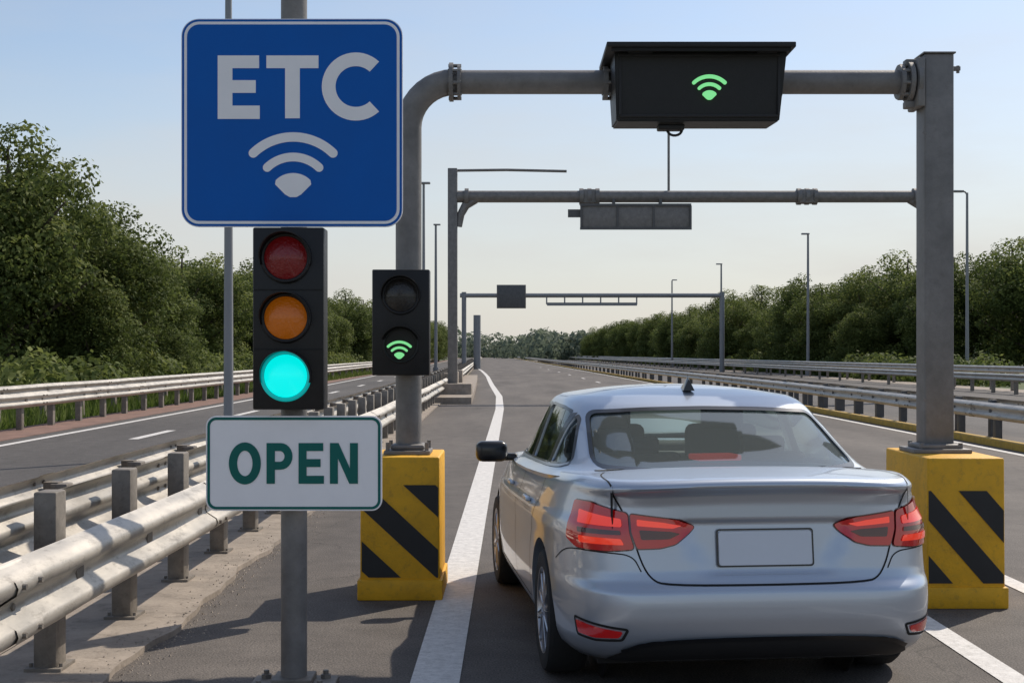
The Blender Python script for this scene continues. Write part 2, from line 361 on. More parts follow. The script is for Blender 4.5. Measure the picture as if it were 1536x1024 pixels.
# ------------------------------------------------------------ guardrails
def guardrail(X,side,zb,zt_post,px=None,y0=-3,y1=420,sp=1.5,ph=0.0,zb2=None,side2=None,pw=(.13,.15),pm=None,ks=1.0):
    e=empty('guardrail',(X,10,0)); px=X if px is None else px
    prof=[(0,.31),(.012,.30),(.03,.292),(.075,.262),(.085,.24),(.078,.215),(.02,.178),(.012,.155),(.02,.132),(.078,.095),(.085,.07),(.075,.048),(.03,.018),(.012,.01),(0,0)]
    def rail(sd,xx,z0,ks):
        ys=[y for y in np.arange(y0,40,.5)]+[y for y in np.arange(40,100,5)]+[y for y in np.arange(100,y1,15)]
        V=[];F=[];n=len(prof); rr=random.Random(int(abs(X)*100)+(5 if sd<0 else 0)); dent=0
        for i,Y in enumerate(ys):
            dent=dent*.6+rr.gauss(0,.0045)
            for j,(a,b) in enumerate(prof): V.append((xx+c(Y)+sd*(a*ks+dent*(a>.01)*(1+.6*math.sin(j*1.1+i*.7))),Y,z0+b*ks+0.005*math.sin(i*0.45)))
        for i in range(len(ys)-1):
            for j in range(n-1): F.append((i*n+j,i*n+j+1,(i+1)*n+j+1,(i+1)*n+j))
        mesh('beam',V,F,M['galv'],e,smooth=True)
        bm=bmesh.new()
        Y=y0+1.0
        while Y<40:
            for dz in (.07,.24):
                for dy in (-.1,.1):
                    bm_cyl(bm,(xx+c(Y)+sd*.07*ks,Y+dy,z0+dz*ks),(xx+c(Y)+sd*(.102*ks+.006),Y+dy,z0+dz*ks),.014,seg=8)
            bm_cyl(bm,(xx+c(Y)+sd*.0,Y,z0+.155*ks),(xx+c(Y)+sd*.04,Y,z0+.155*ks),.018,seg=8)
            Y+=4.0
        from_bm('bolts',bm,M['post'],e)
        V=[];F=[];Y=y0+1.0
        while Y<30:
            k0=len(V)
            for yy_ in (Y-.16,Y+.16):
                for (a,b) in prof: V.append((xx+c(Y)+sd*(a*ks+.012),yy_,z0+b*ks))
            for j in range(n-1): F.append((k0+j,k0+j+1,k0+n+j+1,k0+n+j))
            Y+=4.0
        mesh('splice',V,F,M['galv'],e,smooth=True)
    rail(side,X,zb,ks)
    if zb2 is not None: rail(side2,px+(px-X),zb2,1.0)
    bm=bmesh.new(); Y=y0+ph
    while Y<min(y1,260):
        if Y<30: bm_box(bm,(px+c(Y),Y,zt_post/2),(pw[0],pw[1],zt_post),0.012,2)
        else: bm_box(bm,(px+c(Y),Y,zt_post/2),(pw[0],pw[1],zt_post))
        bm_box(bm,(px+c(Y)+side*(abs(X-px)/2+.02),Y,zb+.15),(abs(X-px)+.02,pw[1]*.7,.2))
        if Y<25:
            bm_box(bm,(px+c(Y),Y,.042),(pw[0]+.07,pw[1]+.07,.02))
            for aa in (-1,1): bm_cyl(bm,(px+c(Y)+aa*(pw[0]/2+.018),Y-.06,.04),(px+c(Y)+aa*(pw[0]/2+.018),Y-.06,.07),.01,seg=6)
        Y+=sp if Y<60 else sp*2
    from_bm('posts',bm,pm or M['post'],e,smooth=True,auto=40)
guardrail(-2.27,1,.335,.955,px=-2.40,sp=1.35,ph=1.86,zb2=.60,side2=-1,y0=-3,pw=(.12,.16),ks=1.26)
guardrail(-3.45,-1,.46,.70,px=-3.36,sp=2.0,ph=1)
guardrail(-10.5,1,.50,.80,px=-10.62,sp=2.0)
guardrail(-11.4,1,.62,.90,px=-11.5,sp=3.0)
guardrail(9.05,-1,.44,.74,px=9.17,sp=2.0,pm=M['pipe_d'])
guardrail(9.9,1,.44,.74,px=9.8,sp=2.0,pm=M['pipe_d'])
guardrail(20.8,-1,.52,.80,px=20.92,sp=2.5)
guardrail(22.6,-1,.80,1.10,px=22.72,sp=2.5)

# ------------------------------------------------------------ ETC sign post
SY=6.55; pp=.003275
def sx(x): return (x-768)*pp
def sz(y): return 1.67-(y-530)*pp
post=empty('sign_post',(sx(441),6.68,0))
cyl('pole',(-1.092,6.68,0.0),(-1.092,6.68,3.75),.065,M['pipe'],post,seg=32)
bm=bmesh.new(); bm_box(bm,(-1.092,6.64,.015),(.42,.34,.03),.004)
bm_box(bm,(-1.092,6.68,.045),(.2,.2,.03),.006)
for a in (-1,1):
    for b in (-1,1):
        bm_cyl(bm,(-1.092+a*.15,6.64+b*.11,.03),(-1.092+a*.15,6.64+b*.11,.07),.014,seg=8)
        bm_cyl(bm,(-1.092+a*.15,6.64+b*.11,.03),(-1.092+a*.15,6.64+b*.11,.05),.026,seg=6)
from_bm('base_plate',bm,M['post'],post)
bm=bmesh.new()
for z in (2.45,3.1,1.0,1.27): bm_box(bm,(-1.092,6.62,z),(.17,.10,.04),.004)
from_bm('clamps',bm,M['signback'],post)
etc=empty('etc_sign',(sx(438),SY,sz(185)))
cx,cz=sx(438),sz(184.5); W,H=332*pp,312*pp
plate('panel',rrect(cx,cz,W,H,.085),SY,.012,[M['swhite']],etc)
plate('blue_edge',rrect(cx,cz,W-.008,H-.008,.082),SY-.002,.002,M['blue'],etc)
plate('border',rrect(cx,cz,W-.030,H-.030,.072),SY-.0035,.0015,M['swhite'],etc)
plate('blue_face',rrect(cx,cz,W-.058,H-.058,.060),SY-.0050,.0015,M['blue'],etc)
plate('back',rrect(cx,cz,W-.01,H-.01,.08),SY+.0125,.004,M['signback'],etc)
yl=SY-.0075
def P(pts): return [(sx(a),sz(b)) for a,b in pts]
plate('letter_E',P([(327,84),(389,84),(389,103),(349,103),(349,121),(384,121),(384,140),(349,140),(349,159),(390,159),(390,179),(327,179)]),yl,.0025,M['swhite'],etc)
plate('letter_T',P([(400,84),(478,84),(478,103),(450,103),(450,178),(428,178),(428,103),(400,103)]),yl,.0025,M['swhite'],etc)
def flatarc(cx,cz,rx,rz,w,a0,a1,n=36):
    O=[];I=[]
    for k in range(n+1):
        a=math.radians(a0+(a1-a0)*k/n)
        O.append((cx+rx*math.cos(a),cz+rz*math.sin(a))); I.append((cx+(rx-w)*math.cos(a),cz+(rz-w)*math.sin(a)))
    return O,I
O,I=flatarc(sx(534),sz(130.5),51*pp,51*pp,20.5*pp,47,313)
band('letter_C',O,I,yl,.0025,M['swhite'],etc,closed=False)
wifi('wifi_symbol',sx(440),sz(292),pp,yl,.0025,M['swhite'],etc)
op=empty('open_sign',(sx(441),SY,sz(695)))
cx,cz=sx(441),sz(694.5); W,H=264*pp,142*pp
plate('panel',rrect(cx,cz,W,H,.05),SY,.010,M['swhite'],op)
plate('edge',rrect(cx,cz,W-.006,H-.006,.048),SY-.0015,.0015,M['swhite'],op)
O=rrect(cx,cz,W-.014,H-.014,.044); I=rrect(cx,cz,W-.040,H-.040,.032)
band('green_border',O,I,SY-.0035,.002,M['sgreen'],op)
plate('back',rrect(cx,cz,W-.01,H-.01,.045),SY+.0105,.003,M['signback'],op)
t0,t1=664,725
O,I=flatarc(sx(367.5),sz(694.5),24*pp,31.5*pp,12.5*pp,0,360,48)
band('letter_O',O[:-1],I[:-1],yl+.003,.0025,M['sgreen'],op)
o1=plate('p1',P([(400,t0),(412.5,t0),(412.5,t1),(400,t1)]),yl+.003,.0025,M['sgreen'],None)
O=[(412.6,t0),(421,t0)]+[(421+18*math.sin(math.radians(a)),t0+20-20*math.cos(math.radians(a))) for a in range(15,180,15)]+[(421,t0+40),(412.6,t0+40)]
I=[(412.6,t0+12),(420,t0+12)]+[(420+7*math.sin(math.radians(a)),t0+20-8*math.cos(math.radians(a))) for a in range(15,180,15)]+[(420,t0+28),(412.6,t0+28)]
o2=band('p2',P(O),P(I),yl+.003,.0025,M['sgreen'],None,closed=False)
join([o1,o2],'letter_P',op)
plate('letter_E',P([(448,t0),(485,t0),(485,t0+12),(460,t0+12),(460,t0+24),(481,t0+24),(481,t0+36),(460,t0+36),(460,t1-12),(486,t1-12),(486,t1),(448,t1)]),yl+.003,.0025,M['sgreen'],op)
plate('letter_N',P([(495,t0),(508,t0),(525,t0+38),(525,t0),(537,t0),(537,t1),(524,t1),(507,t1-38),(507,t1),(495,t1)]),yl+.003,.0025,M['sgreen'],op)

# ------------------------------------------------------------ traffic lights
def lens(name,x,y,z,r,material,parent,dome=.03):
    V=[];F=[];n=40;K=7
    V.append((x,y-dome,z))
    for j in range(1,K+1):
        f=j/K
        for i in range(n):
            a=2*math.pi*i/n; V.append((x+r*f*math.cos(a),y-dome*math.cos(f*math.pi/2),z+r*f*math.sin(a)))
    for i in range(n): F.append((0,1+(i+1)%n,1+i))
    for j in range(K-1):
        for i in range(n):
            a=1+j*n;F.append((a+i,a+(i+1)%n,a+n+(i+1)%n,a+n+i))
    return mesh(name,V,F,material,parent,smooth=True)
def visor(name,x,y,z,r,ln,material,parent,a0=-25,a1=205):
    V=[];F=[];n=36
    for k in range(n+1):
        a=math.radians(a0+(a1-a0)*k/n)
        d=ln*(0.45+0.55*max(0,math.sin(a)))
        for (rr,yy) in ((r,y),(r*1.0,y-d),(r*1.045,y-d),(r*1.05,y)):
            V.append((x+rr*math.cos(a),yy,z+rr*math.sin(a)))
    for k in range(n):
        for j in range(3): F.append((k*4+j,k*4+j+1,(k+1)*4+j+1,(k+1)*4+j))
    return mesh(name,V,F,material,parent,smooth=True,auto=50)
def ring(name,x,y,z,r,rt,material,parent):
    V=[];F=[];n=48;m=8
    for i in range(n):
        a=2*math.pi*i/n
        for j in range(m):
            b=2*math.pi*j/m; R=r+rt*math.cos(b); V.append((x+R*math.cos(a),y+rt*math.sin(b),z+R*math.sin(a)))
    for i in range(n):
        for j in range(m): F.append((i*m+j,i*m+(j+1)%m,((i+1)%n)*m+(j+1)%m,((i+1)%n)*m+j))
    return mesh(name,V,F,material,parent,smooth=True)
tl=empty('traffic_light',(sx(435),6.56,sz(478)))
box('housing',(sx(435),6.57,sz(478)),(106*pp,.14,271*pp),M['black'],tl,bev=.008)
for yy_,mt,nm in ((388,'red','red_lens'),(477,'amber','amber_lens'),(563.5,'cyan','green_lens')):
    X,Z=sx(431.5),sz(yy_)
    lens(nm,X,6.492,Z,.107,M[mt],tl,.035)
    ring(nm+'_rim',X,6.492,Z,.114,.011,M['black'] if mt!='cyan' else M['cyan_rim'],tl)
    visor(nm+'_visor',X,6.50,Z,.121,.10,M['black'],tl,a0=-15,a1=195)
for zz in (-.15,.14): box('module_seam',(sx(435),6.4985,sz(478)+zz),(.335,.003,.006),M['blackm'],tl)
box('bracket',(-1.09,6.64,sz(400)),(.10,.06,.05),M['pipe_d'],tl)
box('bracket',(-1.09,6.64,sz(560)),(.10,.06,.05),M['pipe_d'],tl)

pq=9.1/2000
l2=empty('lane_signal',(-.76,9.13,1.88)); X0=(601-768)*pq
def gz(y,Y): return 1.67-(y-530)*Y/2000
box('housing',(X0,9.17,gz(483.5,9.1)),(86*pq,.13,159*pq),M['black'],l2,bev=.008)
lens('off_lens',X0,9.10,gz(443,9.1),.115,M['offlens'],l2,.03)
ring('lens_rim',X0,9.10,gz(443,9.1),.122,.011,M['black'],l2)
visor('visor',X0,9.105,gz(443,9.1),.13,.09,M['black'],l2,-10,190)
ring('lower_rim',X0,9.10,gz(518,9.1),.115,.008,M['black'],l2)
visor('visor_lower',X0,9.105,gz(518,9.1),.13,.08,M['black'],l2,20,160)
wifi('green_symbol',(599-768)*9.09/2000,gz(537,9.09),.00128,9.085,.004,M['gled'],l2)

# ------------------------------------------------------------ yellow barrier blocks
def clip(poly,x0,x1,z0,z1):
    def cl(p,f):
        o=[]
        for i in range(len(p)):
            a,b=p[i],p[(i+1)%len(p)]; fa,fb=f(a),f(b)
            if fa>=0: o.append(a)
            if (fa>=0)!=(fb>=0):
                t=fa/(fa-fb); o.append((a[0]+(b[0]-a[0])*t,a[1]+(b[1]-a[1])*t))
        return o
    for f in (lambda p:p[0]-x0,lambda p:x1-p[0],lambda p:p[1]-z0,lambda p:z1-p[1]):
        if len(poly)<3: return []
        poly=cl(poly,f)
    return poly
def block(x0,x1,y0,y1,h,sl,cs,bw,zr):
    e=empty('barrier_block',((x0+x1)/2,(y0+y1)/2,0))
    box('body',((x0+x1)/2,(y0+y1)/2,h/2-.0),(x1-x0,y1-y0,h),M['yellow'],e,bev=.014,seg=3,taper=(.985,.99))
    box('foot',((x0+x1)/2,(y0+y1)/2,.07),(x1-x0+.035,y1-y0+.035,.14),M['yellow'],e,bev=.01)
    for cc in cs:
        big=[(x0-2,cc+2*sl),(x1+2,cc-(x1-x0+2)*sl),(x1+2,cc-(x1-x0+2)*sl-bw),(x0-2,cc+2*sl-bw)]
        p=clip(big,x0+.012,x1-.012,zr[0],zr[1])
        if len(p)>2: plate('stripe',p,y0-.004,.012,M['stripe'],e)
    return e
b1=block(-1.03,-.488,9.03,9.75,.97,.92,[1.25,.83,.41],.20,(.155,.78))
b2=block(2.72,3.235,8.74,9.72,.985,1.15,[1.22,.80,.36],.21,(.165,.77))

# ------------------------------------------------------------ toll gantry (near)
g=empty('toll_gantry',(1.1,9.35,0))
gy=9.35; zp=3.57; xl=-.725; R=.32
path=[(xl,gy,.97),(xl,gy,2.0),(xl,gy,zp-R)]+[(xl+R-R*math.cos(math.radians(a)),gy,zp-R+R*math.sin(math.radians(a))) for a in range(10,91,10)]
tube('left_column',path,.091,M['pipe'],g,seg=32)
cyl('cross_pipe',(xl+R,gy,zp),(2.86,gy,zp),.083,M['pipe'],g,seg=32)
bm=bmesh.new()
for x,r,t in ((xl+R-.02,.135,.028),(xl+R+.035,.12,.022),(.655,.12,.03),(.70,.108,.03),(1.87,.115,.03),(2.72,.12,.03),(2.78,.14,.03),(2.83,.15,.03)):
    bm_cyl(bm,(x-t/2,gy,zp),(x+t/2,gy,zp),r,seg=32)
for xx in (xl+R+.005,2.755,.68):
    for k in range(8):
        a=2*math.pi*k/8+.2; bm_cyl(bm,(xx-.045,gy+.112*math.cos(a),zp+.112*math.sin(a)),(xx+.045,gy+.112*math.cos(a),zp+.112*math.sin(a)),.013,seg=6)
bm_box(bm,(2.835,gy,zp-.02),(.05,.26,.34),.01)
bm_box(bm,(2.80,gy,zp+.13),(.10,.08,.05),.008); bm_box(bm,(2.80,gy,zp-.16),(.10,.08,.05),.008)
bm_box(bm,(xl,gy,.985),(.32,.32,.03),.006); bm_box(bm,(xl,gy,1.02),(.24,.24,.04),.02)
bm_box(bm,(2.95,gy-.05,1.0),(.40,.36,.03),.006); bm_box(bm,(2.95,gy-.05,1.03),(.30,.29,.03),.01)
for (bx,by) in ((xl,gy),(2.95,gy-.05)):
    for a in (-1,1):
        for b in (-1,1): bm_cyl(bm,(bx+a*.135,by+b*.13,1.0),(bx+a*.135,by+b*.13,1.055),.015,seg=6)
from_bm('flanges',bm,M['pipe'],g,smooth=True,auto=35)
box('right_column',(2.965,gy,2.375),(.205,.205,2.75),M['pipe'],g,bev=.014,seg=3)
bm=bmesh.new(); bm_box(bm,(2.965,gy,3.755),(.225,.225,.012),.003); bm_box(bm,(3.10,gy-.02,3.66),(.07,.03,.03),.004); bm_cyl(bm,(3.12,gy-.02,3.63),(3.12,gy-.02,3.68),.012,seg=8)
for k,z in enumerate((1.35,2.3,3.2)): bm_cyl(bm,(2.86,gy-.103,z),(2.86,gy-.108,z),.012,seg=8)
from_bm('column_cap',bm,M['pipe'],g)
rd=empty('overhead_reader',(1.25,9.05,3.45))
q=8.85/2000
x0,x1=(924-768)*q,(1174-768)*q
zt,zb_=gz(76,8.85),gz(181,8.85)
V=[(x0-.01,8.85,zt),(x1+.03,8.85,zt),(x1-.015,8.88,zb_),(x0+.005,8.88,zb_),
   (x0-.01,9.45,zt),(x1+.03,9.45,zt),(x1-.015,9.30,zb_+.02),(x0+.005,9.30,zb_+.02)]
F=[(0,1,2,3),(5,4,7,6),(0,4,5,1),(3,2,6,7),(0,3,7,4),(1,5,6,2)]
bm=bmesh.new(); vs=[bm.verts.new(v) for v in V]; [bm.faces.new([vs[i] for i in f]) for f in F]
bmesh.ops.recalc_face_normals(bm,faces=bm.faces); bmesh.ops.bevel(bm,geom=list(bm.edges),offset=.01,segments=2,affect='EDGES')
from_bm('cabinet',bm,M['black'],rd,smooth=True,auto=40)
q2=8.72/2000
box('roof_plate',((1052-768)*q2,9.09,gz(67,8.72)),(284*q2,.76,.035),M['black'],rd,bev=.006)
box('front_lip',((1052-768)*q2,8.735,gz(73,8.72)),(270*q2,.02,.03),M['blackm'],rd,bev=.003)
bm=bmesh.new()
bm_box(bm,((x0+x1)/2,8.847,zt-.03),(x1-x0-.03,.018,.016),.003); bm_box(bm,((x0+x1)/2,8.868,zb_+.035),(x1-x0-.05,.022,.016),.003)
bm_box(bm,(x0+.03,8.858,(zt+zb_)/2),(.016,.02,zt-zb_-.08),.003); bm_box(bm,(x1-.025,8.858,(zt+zb_)/2),(.016,.02,zt-zb_-.08),.003)
from_bm('screen_frame',bm,M['plastic'],rd)
box('hinge_l',((960-768)*q,8.84,zt-.01),(.16,.02,.025),M['plastic'],rd,bev=.003)
box('hinge_r',((1150-768)*q,8.84,zt-.01),(.13,.02,.025),M['plastic'],rd,bev=.003)
wifi('green_symbol',(1064-768)*q,gz(148,8.84),.00172,8.842,.012,M['gled'],rd)
tube('hook',[((1016-768)*q+.05*math.cos(math.radians(a)),9.0,zb_-.035+.04*math.sin(math.radians(a))) for a in range(180,361,20)],.009,M['black'],rd,seg=10)
box('hook_base',((1010-768)*q,9.0,zb_-.022),(.18,.1,.04),M['black'],rd,bev=.01)
box('pipe_clamp',(1.25,9.46,zp),(.5,.03,.3),M['pipe_d'],rd,bev=.004)

# ------------------------------------------------------------ gantry 2
Y2=48; s2=Y2/2000
def X2(x): return (x-768)*s2
def Z2(y): return 1.67-(y-530)*s2
g2=empty('overhead_gantry',(X2(679),Y2,0))
box('left_post',(X2(679),Y2,(Z2(253)+.5)/2),(.34,.34,Z2(253)-.5),M['pipe'],g2,bev=.02)
cyl('beam',(X2(686),Y2,Z2(295)),(X2(1392),Y2,Z2(295)),.215,M['pipe'],g2)
box('right_post',(X2(1402),Y2,Z2(280)/2),(.36,.36,Z2(280)),M['pipe'],g2,bev=.02)
bm=bmesh.new()
for x in (872,884,896,1198,1210,1222,700,1372):
    bm_cyl(bm,(X2(x)-.07,Y2,Z2(295)),(X2(x)+.07,Y2,Z2(295)),.30,seg=20)
bm_box(bm,(X2(884),Y2,Z2(295)),(.5,.46,.5),.05); bm_box(bm,(X2(1210),Y2,Z2(295)),(.6,.46,.5),.05)
from_bm('couplings',bm,M['pipe'],g2,smooth=True,auto=40)
for x,sg in ((686,1),(1392,-1)):
    tube('brace',[(X2(x)+sg*.05,Y2,Z2(340)),(X2(x)+sg*.12,Y2,Z2(322)),(X2(x)+sg*.3,Y2,Z2(308)),(X2(x)+sg*.65,Y2,Z2(299))],[.12,.14,.16,.16],M['pipe'],g2)
tube('arm',[(X2(679),Y2,Z2(256)),(X2(760),Y2,Z2(255)),(X2(850),Y2,Z2(257))],.05,M['pipe'],g2,seg=8)
cyl('mast',(X2(1003),Y2,Z2(290)),(X2(1003),Y2,Z2(180)),.045,M['pipe'],g2,seg=8)
box('plinth',(X2(679),Y2,.3),(1.4,1.6,.6),M['concrete'],g2,bev=.03)
for k in range(3): box('cabinet',(X2(662)+.0,Y2+4+k*5,.45),(.5,.8,.9),M['concrete'],g2,bev=.03)
p2=empty('overhead_sign',(X2(952),Y2,Z2(326)))
box('panel',(X2(952),Y2-.30,Z2(327)),(X2(1034)-X2(871),.08,.88),M['pipe'],p2,bev=.01)
bm=bmesh.new()
for x in (871,925,979,1034): bm_box(bm,(X2(x),Y2-.37,Z2(328)),(.07,.05,.86))
for z in (309,344): bm_box(bm,(X2(952),Y2-.37,Z2(z)),(X2(1034)-X2(871)+.06,.07,.09))
bm_box(bm,(X2(862),Y2-.2,Z2(321)),(.5,.1,.28)); bm_box(bm,(X2(920),Y2-.1,Z2(306)),(.1,.3,.3)); bm_box(bm,(X2(990),Y2-.1,Z2(306)),(.1,.3,.3))
from_bm('frame',bm,M['pipe_d'],p2)
isl=empty('traffic_island',(-2.3,50,0))
ribbon('island_body',lambda Y:-3.2-c(Y)*0,lambda Y:-1.15-.006*(Y-44),.22,M['concrete'],ys=[44,46,50,56,64,75,90],z0=-.04,parent=isl)
Y3=120; s3=Y3/2000
g3=empty('overhead_gantry',((700-768)*s3,Y3,0))
def X3(x): return (x-768)*s3
def Z3(y): return 1.67-(y-530)*s3
bm=bmesh.new()
bm_cyl(bm,(X3(690),Y3,Z3(443)),(X3(1085),Y3,Z3(443)),.2,seg=10)
bm_box(bm,(X3(888),Y3,Z3(456)),(X3(955)-X3(820),.2,.28))
for x in range(820,956,27): bm_box(bm,(X3(x),Y3,Z3(449)),(.12,.12,.9))
bm_cyl(bm,(X3(696),Y3,0),(X3(696),Y3,Z3(438)),.22,seg=10); bm_cyl(bm,(X3(1083),Y3,0),(X3(1083),Y3,Z3(438)),.22,seg=10)
bm_cyl(bm,(X3(706),Y3+22,0),(X3(706),Y3+22,Z3(462)),.4,seg=10)
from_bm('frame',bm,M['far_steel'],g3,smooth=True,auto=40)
p3=empty('overhead_sign',(X3(767),Y3-.4,Z3(445)))
box('panel',(X3(767),Y3-.4,Z3(445)),(2.5,.1,2.0),M['pipe_d'],p3,bev=.03)
box('rim',(X3(767),Y3-.33,Z3(445)),(2.62,.06,2.12),M['pipe'],p3,bev=.02)
def lamp(x,y,h,r=.1,head=1,arm=1.0,hh=True):
    e=empty('street_lamp',(x,y,0))
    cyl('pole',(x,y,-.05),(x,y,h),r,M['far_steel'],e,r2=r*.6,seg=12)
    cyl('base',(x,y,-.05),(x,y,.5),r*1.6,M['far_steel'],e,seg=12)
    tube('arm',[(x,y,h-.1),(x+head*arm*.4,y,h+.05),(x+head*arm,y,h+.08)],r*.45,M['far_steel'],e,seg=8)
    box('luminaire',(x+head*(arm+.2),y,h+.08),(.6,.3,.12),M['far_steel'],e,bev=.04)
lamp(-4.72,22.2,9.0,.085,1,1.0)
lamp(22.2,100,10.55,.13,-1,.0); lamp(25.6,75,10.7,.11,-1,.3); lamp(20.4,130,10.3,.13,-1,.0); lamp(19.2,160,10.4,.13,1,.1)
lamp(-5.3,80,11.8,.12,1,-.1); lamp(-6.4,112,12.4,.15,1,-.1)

# ------------------------------------------------------------ vegetation
def leafcloud(C,Rr,n,size,rng,updown=0.25):
    k=len(C); wgt=(Rr[:,0]*Rr[:,2]); wgt=wgt/wgt.sum()
    idx=rng.choice(k,size=n,p=wgt)
    d=rng.normal(size=(n,3)); d/=np.linalg.norm(d,axis=1)[:,None]
    rad=1.0-np.abs(rng.normal(0,0.17,size=n)); rad=np.clip(rad,0.2,1.0)+rng.normal(0,.05,size=n)
    p=C[idx]+d*Rr[idx]*rad[:,None]
    nm=d+rng.normal(0,0.55,size=(n,3)); nm[:,2]+=updown; nm/=np.linalg.norm(nm,axis=1)[:,None]
    a=np.cross(nm,rng.normal(size=(n,3))); a/=np.linalg.norm(a,axis=1)[:,None]; b=np.cross(nm,a)
    s=size*rng.uniform(.55,1.3,size=n)[:,None]
    q=np.stack([p-a*s*.55,p-b*s*.32+a*s*.05,p+a*s*.6,p+b*s*.32],axis=1).reshape(-1,3)
    ctint=rng.uniform(0,1,size=k)
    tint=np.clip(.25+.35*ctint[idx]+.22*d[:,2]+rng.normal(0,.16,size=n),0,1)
    return q,tint
def qmesh(name,q,tint,material):
    me=bpy.data.meshes.new(name); nv=len(q); nf=nv//4
    me.vertices.add(nv); me.vertices.foreach_set('co',q.astype(np.float32).ravel())
    me.loops.add(nv); me.loops.foreach_set('vertex_index',np.arange(nv,dtype=np.int32))
    me.polygons.add(nf); me.polygons.foreach_set('loop_start',np.arange(0,nv,4,dtype=np.int32))
    me.update(calc_edges=True)
    at=me.attributes.new('tint','FLOAT','POINT'); at.data.foreach_set('value',np.repeat(tint,4).astype(np.float32))
    me.materials.append(material); return me
def tree_variant(seed,h=1.0,wr=.40,n=22000,leaf=.019,slim=1.0):
    rng=np.random.default_rng(seed); C=[];R=[]
    lobes=[(0,0,.55,wr*.8,.42)]
    for k in range(6):
        a=rng.uniform(0,6.28); rr=wr*rng.uniform(.35,.6); lobes.append((rr*math.cos(a),rr*math.sin(a),rng.uniform(.25,.75),wr*rng.uniform(.35,.55),rng.uniform(.16,.26)))
    for k in range(95):
        l=lobes[rng.integers(0,len(lobes))] if k>25 else lobes[0]
        d=rng.normal(size=3); d/=np.linalg.norm(d); f=rng.uniform(.72,1.0)
        z=l[2]+d[2]*l[4]*f; z=max(z,.09)
        nar=1.0 if z<.6 else 1.0-.75*((z-.6)/.42)**1.5
        C.append((l[0]*nar+d[0]*l[3]*f*nar,l[1]*nar+d[1]*l[3]*f*nar,min(z,.98)))
        r=rng.uniform(.05,.115); R.append((r,r,r*rng.uniform(.65,1.0)))
    for k in range(40):
        a=rng.uniform(0,6.28); rr=wr*.55*math.sqrt(rng.uniform()); C.append((rr*math.cos(a),rr*math.sin(a),rng.uniform(.15,.7))); R.append((.12,.12,.12))
    C=np.array(C);R=np.array(R)
    q,t=leafcloud(C,R,n,leaf,rng)
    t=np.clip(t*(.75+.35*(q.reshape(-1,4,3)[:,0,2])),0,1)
    bm=bmesh.new(); bm_cyl(bm,(0,0,-.02),(0.01,0,.45),.028,.016,8)
    for k in range(9):
        z=.12+.05*k; a=k*2.4; e=(math.cos(a)*wr*.7,math.sin(a)*wr*.7,z+.22); bm_cyl(bm,(0,0,z),e,.011,.003,6)
    bm_cyl(bm,(0.01,0,.45),(0,0,.9),.016,.004,7)
    tm=bpy.data.meshes.new('t'); bm.to_mesh(tm); bm.free()
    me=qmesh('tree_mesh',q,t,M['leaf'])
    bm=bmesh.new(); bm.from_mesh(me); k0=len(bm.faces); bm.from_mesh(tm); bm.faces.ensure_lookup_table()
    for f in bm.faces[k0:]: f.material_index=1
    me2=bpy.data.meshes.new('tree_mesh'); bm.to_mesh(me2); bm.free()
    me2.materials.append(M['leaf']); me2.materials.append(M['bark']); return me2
TV=[tree_variant(11,wr=.36,n=38000,leaf=.0175),tree_variant(12,wr=.42,n=38000,leaf=.0175),tree_variant(13,wr=.32,n=32000,leaf=.0185),tree_variant(14,wr=.46,n=38000,leaf=.0185),tree_variant(15,wr=.38,n=32000,leaf=.0185)]
rt=random.Random(3)
def tree(x,y,h,v=None,w=1.0):
    o=bpy.data.objects.new('tree',TV[rt.randrange(5) if v is None else v]); S.collection.objects.link(o)
    o.location=(x,y,-.1); o.scale=(h*w,h*w,h); o.rotation_euler=(0,0,rt.uniform(0,6.28))
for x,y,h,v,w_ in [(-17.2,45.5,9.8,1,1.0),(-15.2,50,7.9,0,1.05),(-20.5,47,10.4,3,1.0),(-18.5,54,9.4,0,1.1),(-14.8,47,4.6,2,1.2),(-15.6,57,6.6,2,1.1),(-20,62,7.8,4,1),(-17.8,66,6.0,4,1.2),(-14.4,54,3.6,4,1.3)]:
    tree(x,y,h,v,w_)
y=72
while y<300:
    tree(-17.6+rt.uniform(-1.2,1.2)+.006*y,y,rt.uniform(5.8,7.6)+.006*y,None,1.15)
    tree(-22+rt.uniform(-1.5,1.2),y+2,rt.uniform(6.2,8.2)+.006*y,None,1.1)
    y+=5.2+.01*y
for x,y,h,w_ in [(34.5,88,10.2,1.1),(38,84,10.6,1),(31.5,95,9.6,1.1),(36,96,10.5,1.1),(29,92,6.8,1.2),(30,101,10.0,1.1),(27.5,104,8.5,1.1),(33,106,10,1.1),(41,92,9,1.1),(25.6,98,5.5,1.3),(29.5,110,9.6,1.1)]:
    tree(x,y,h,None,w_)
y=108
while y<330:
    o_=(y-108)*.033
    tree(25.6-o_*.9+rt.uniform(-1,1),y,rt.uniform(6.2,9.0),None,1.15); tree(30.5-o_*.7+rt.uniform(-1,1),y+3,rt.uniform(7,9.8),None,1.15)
    y+=5.5+.012*y
def mass(name,pts,n,leaf,material,seed):
    rng=np.random.default_rng(seed); C=np.array([p[:3] for p in pts]); R=np.array([(p[3],p[3],p[4]) for p in pts])
    q,t=leafcloud(C,R,n,leaf,rng); me=qmesh(name,q,t,material); o=bpy.data.objects.new(name,me); S.collection.objects.link(o)
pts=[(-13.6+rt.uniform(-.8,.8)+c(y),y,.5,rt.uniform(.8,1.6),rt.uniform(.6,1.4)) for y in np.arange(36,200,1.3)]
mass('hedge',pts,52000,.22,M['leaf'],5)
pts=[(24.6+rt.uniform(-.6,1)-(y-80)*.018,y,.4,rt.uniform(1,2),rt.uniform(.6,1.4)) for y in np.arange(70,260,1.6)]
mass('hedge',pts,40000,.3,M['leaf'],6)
pts=[]
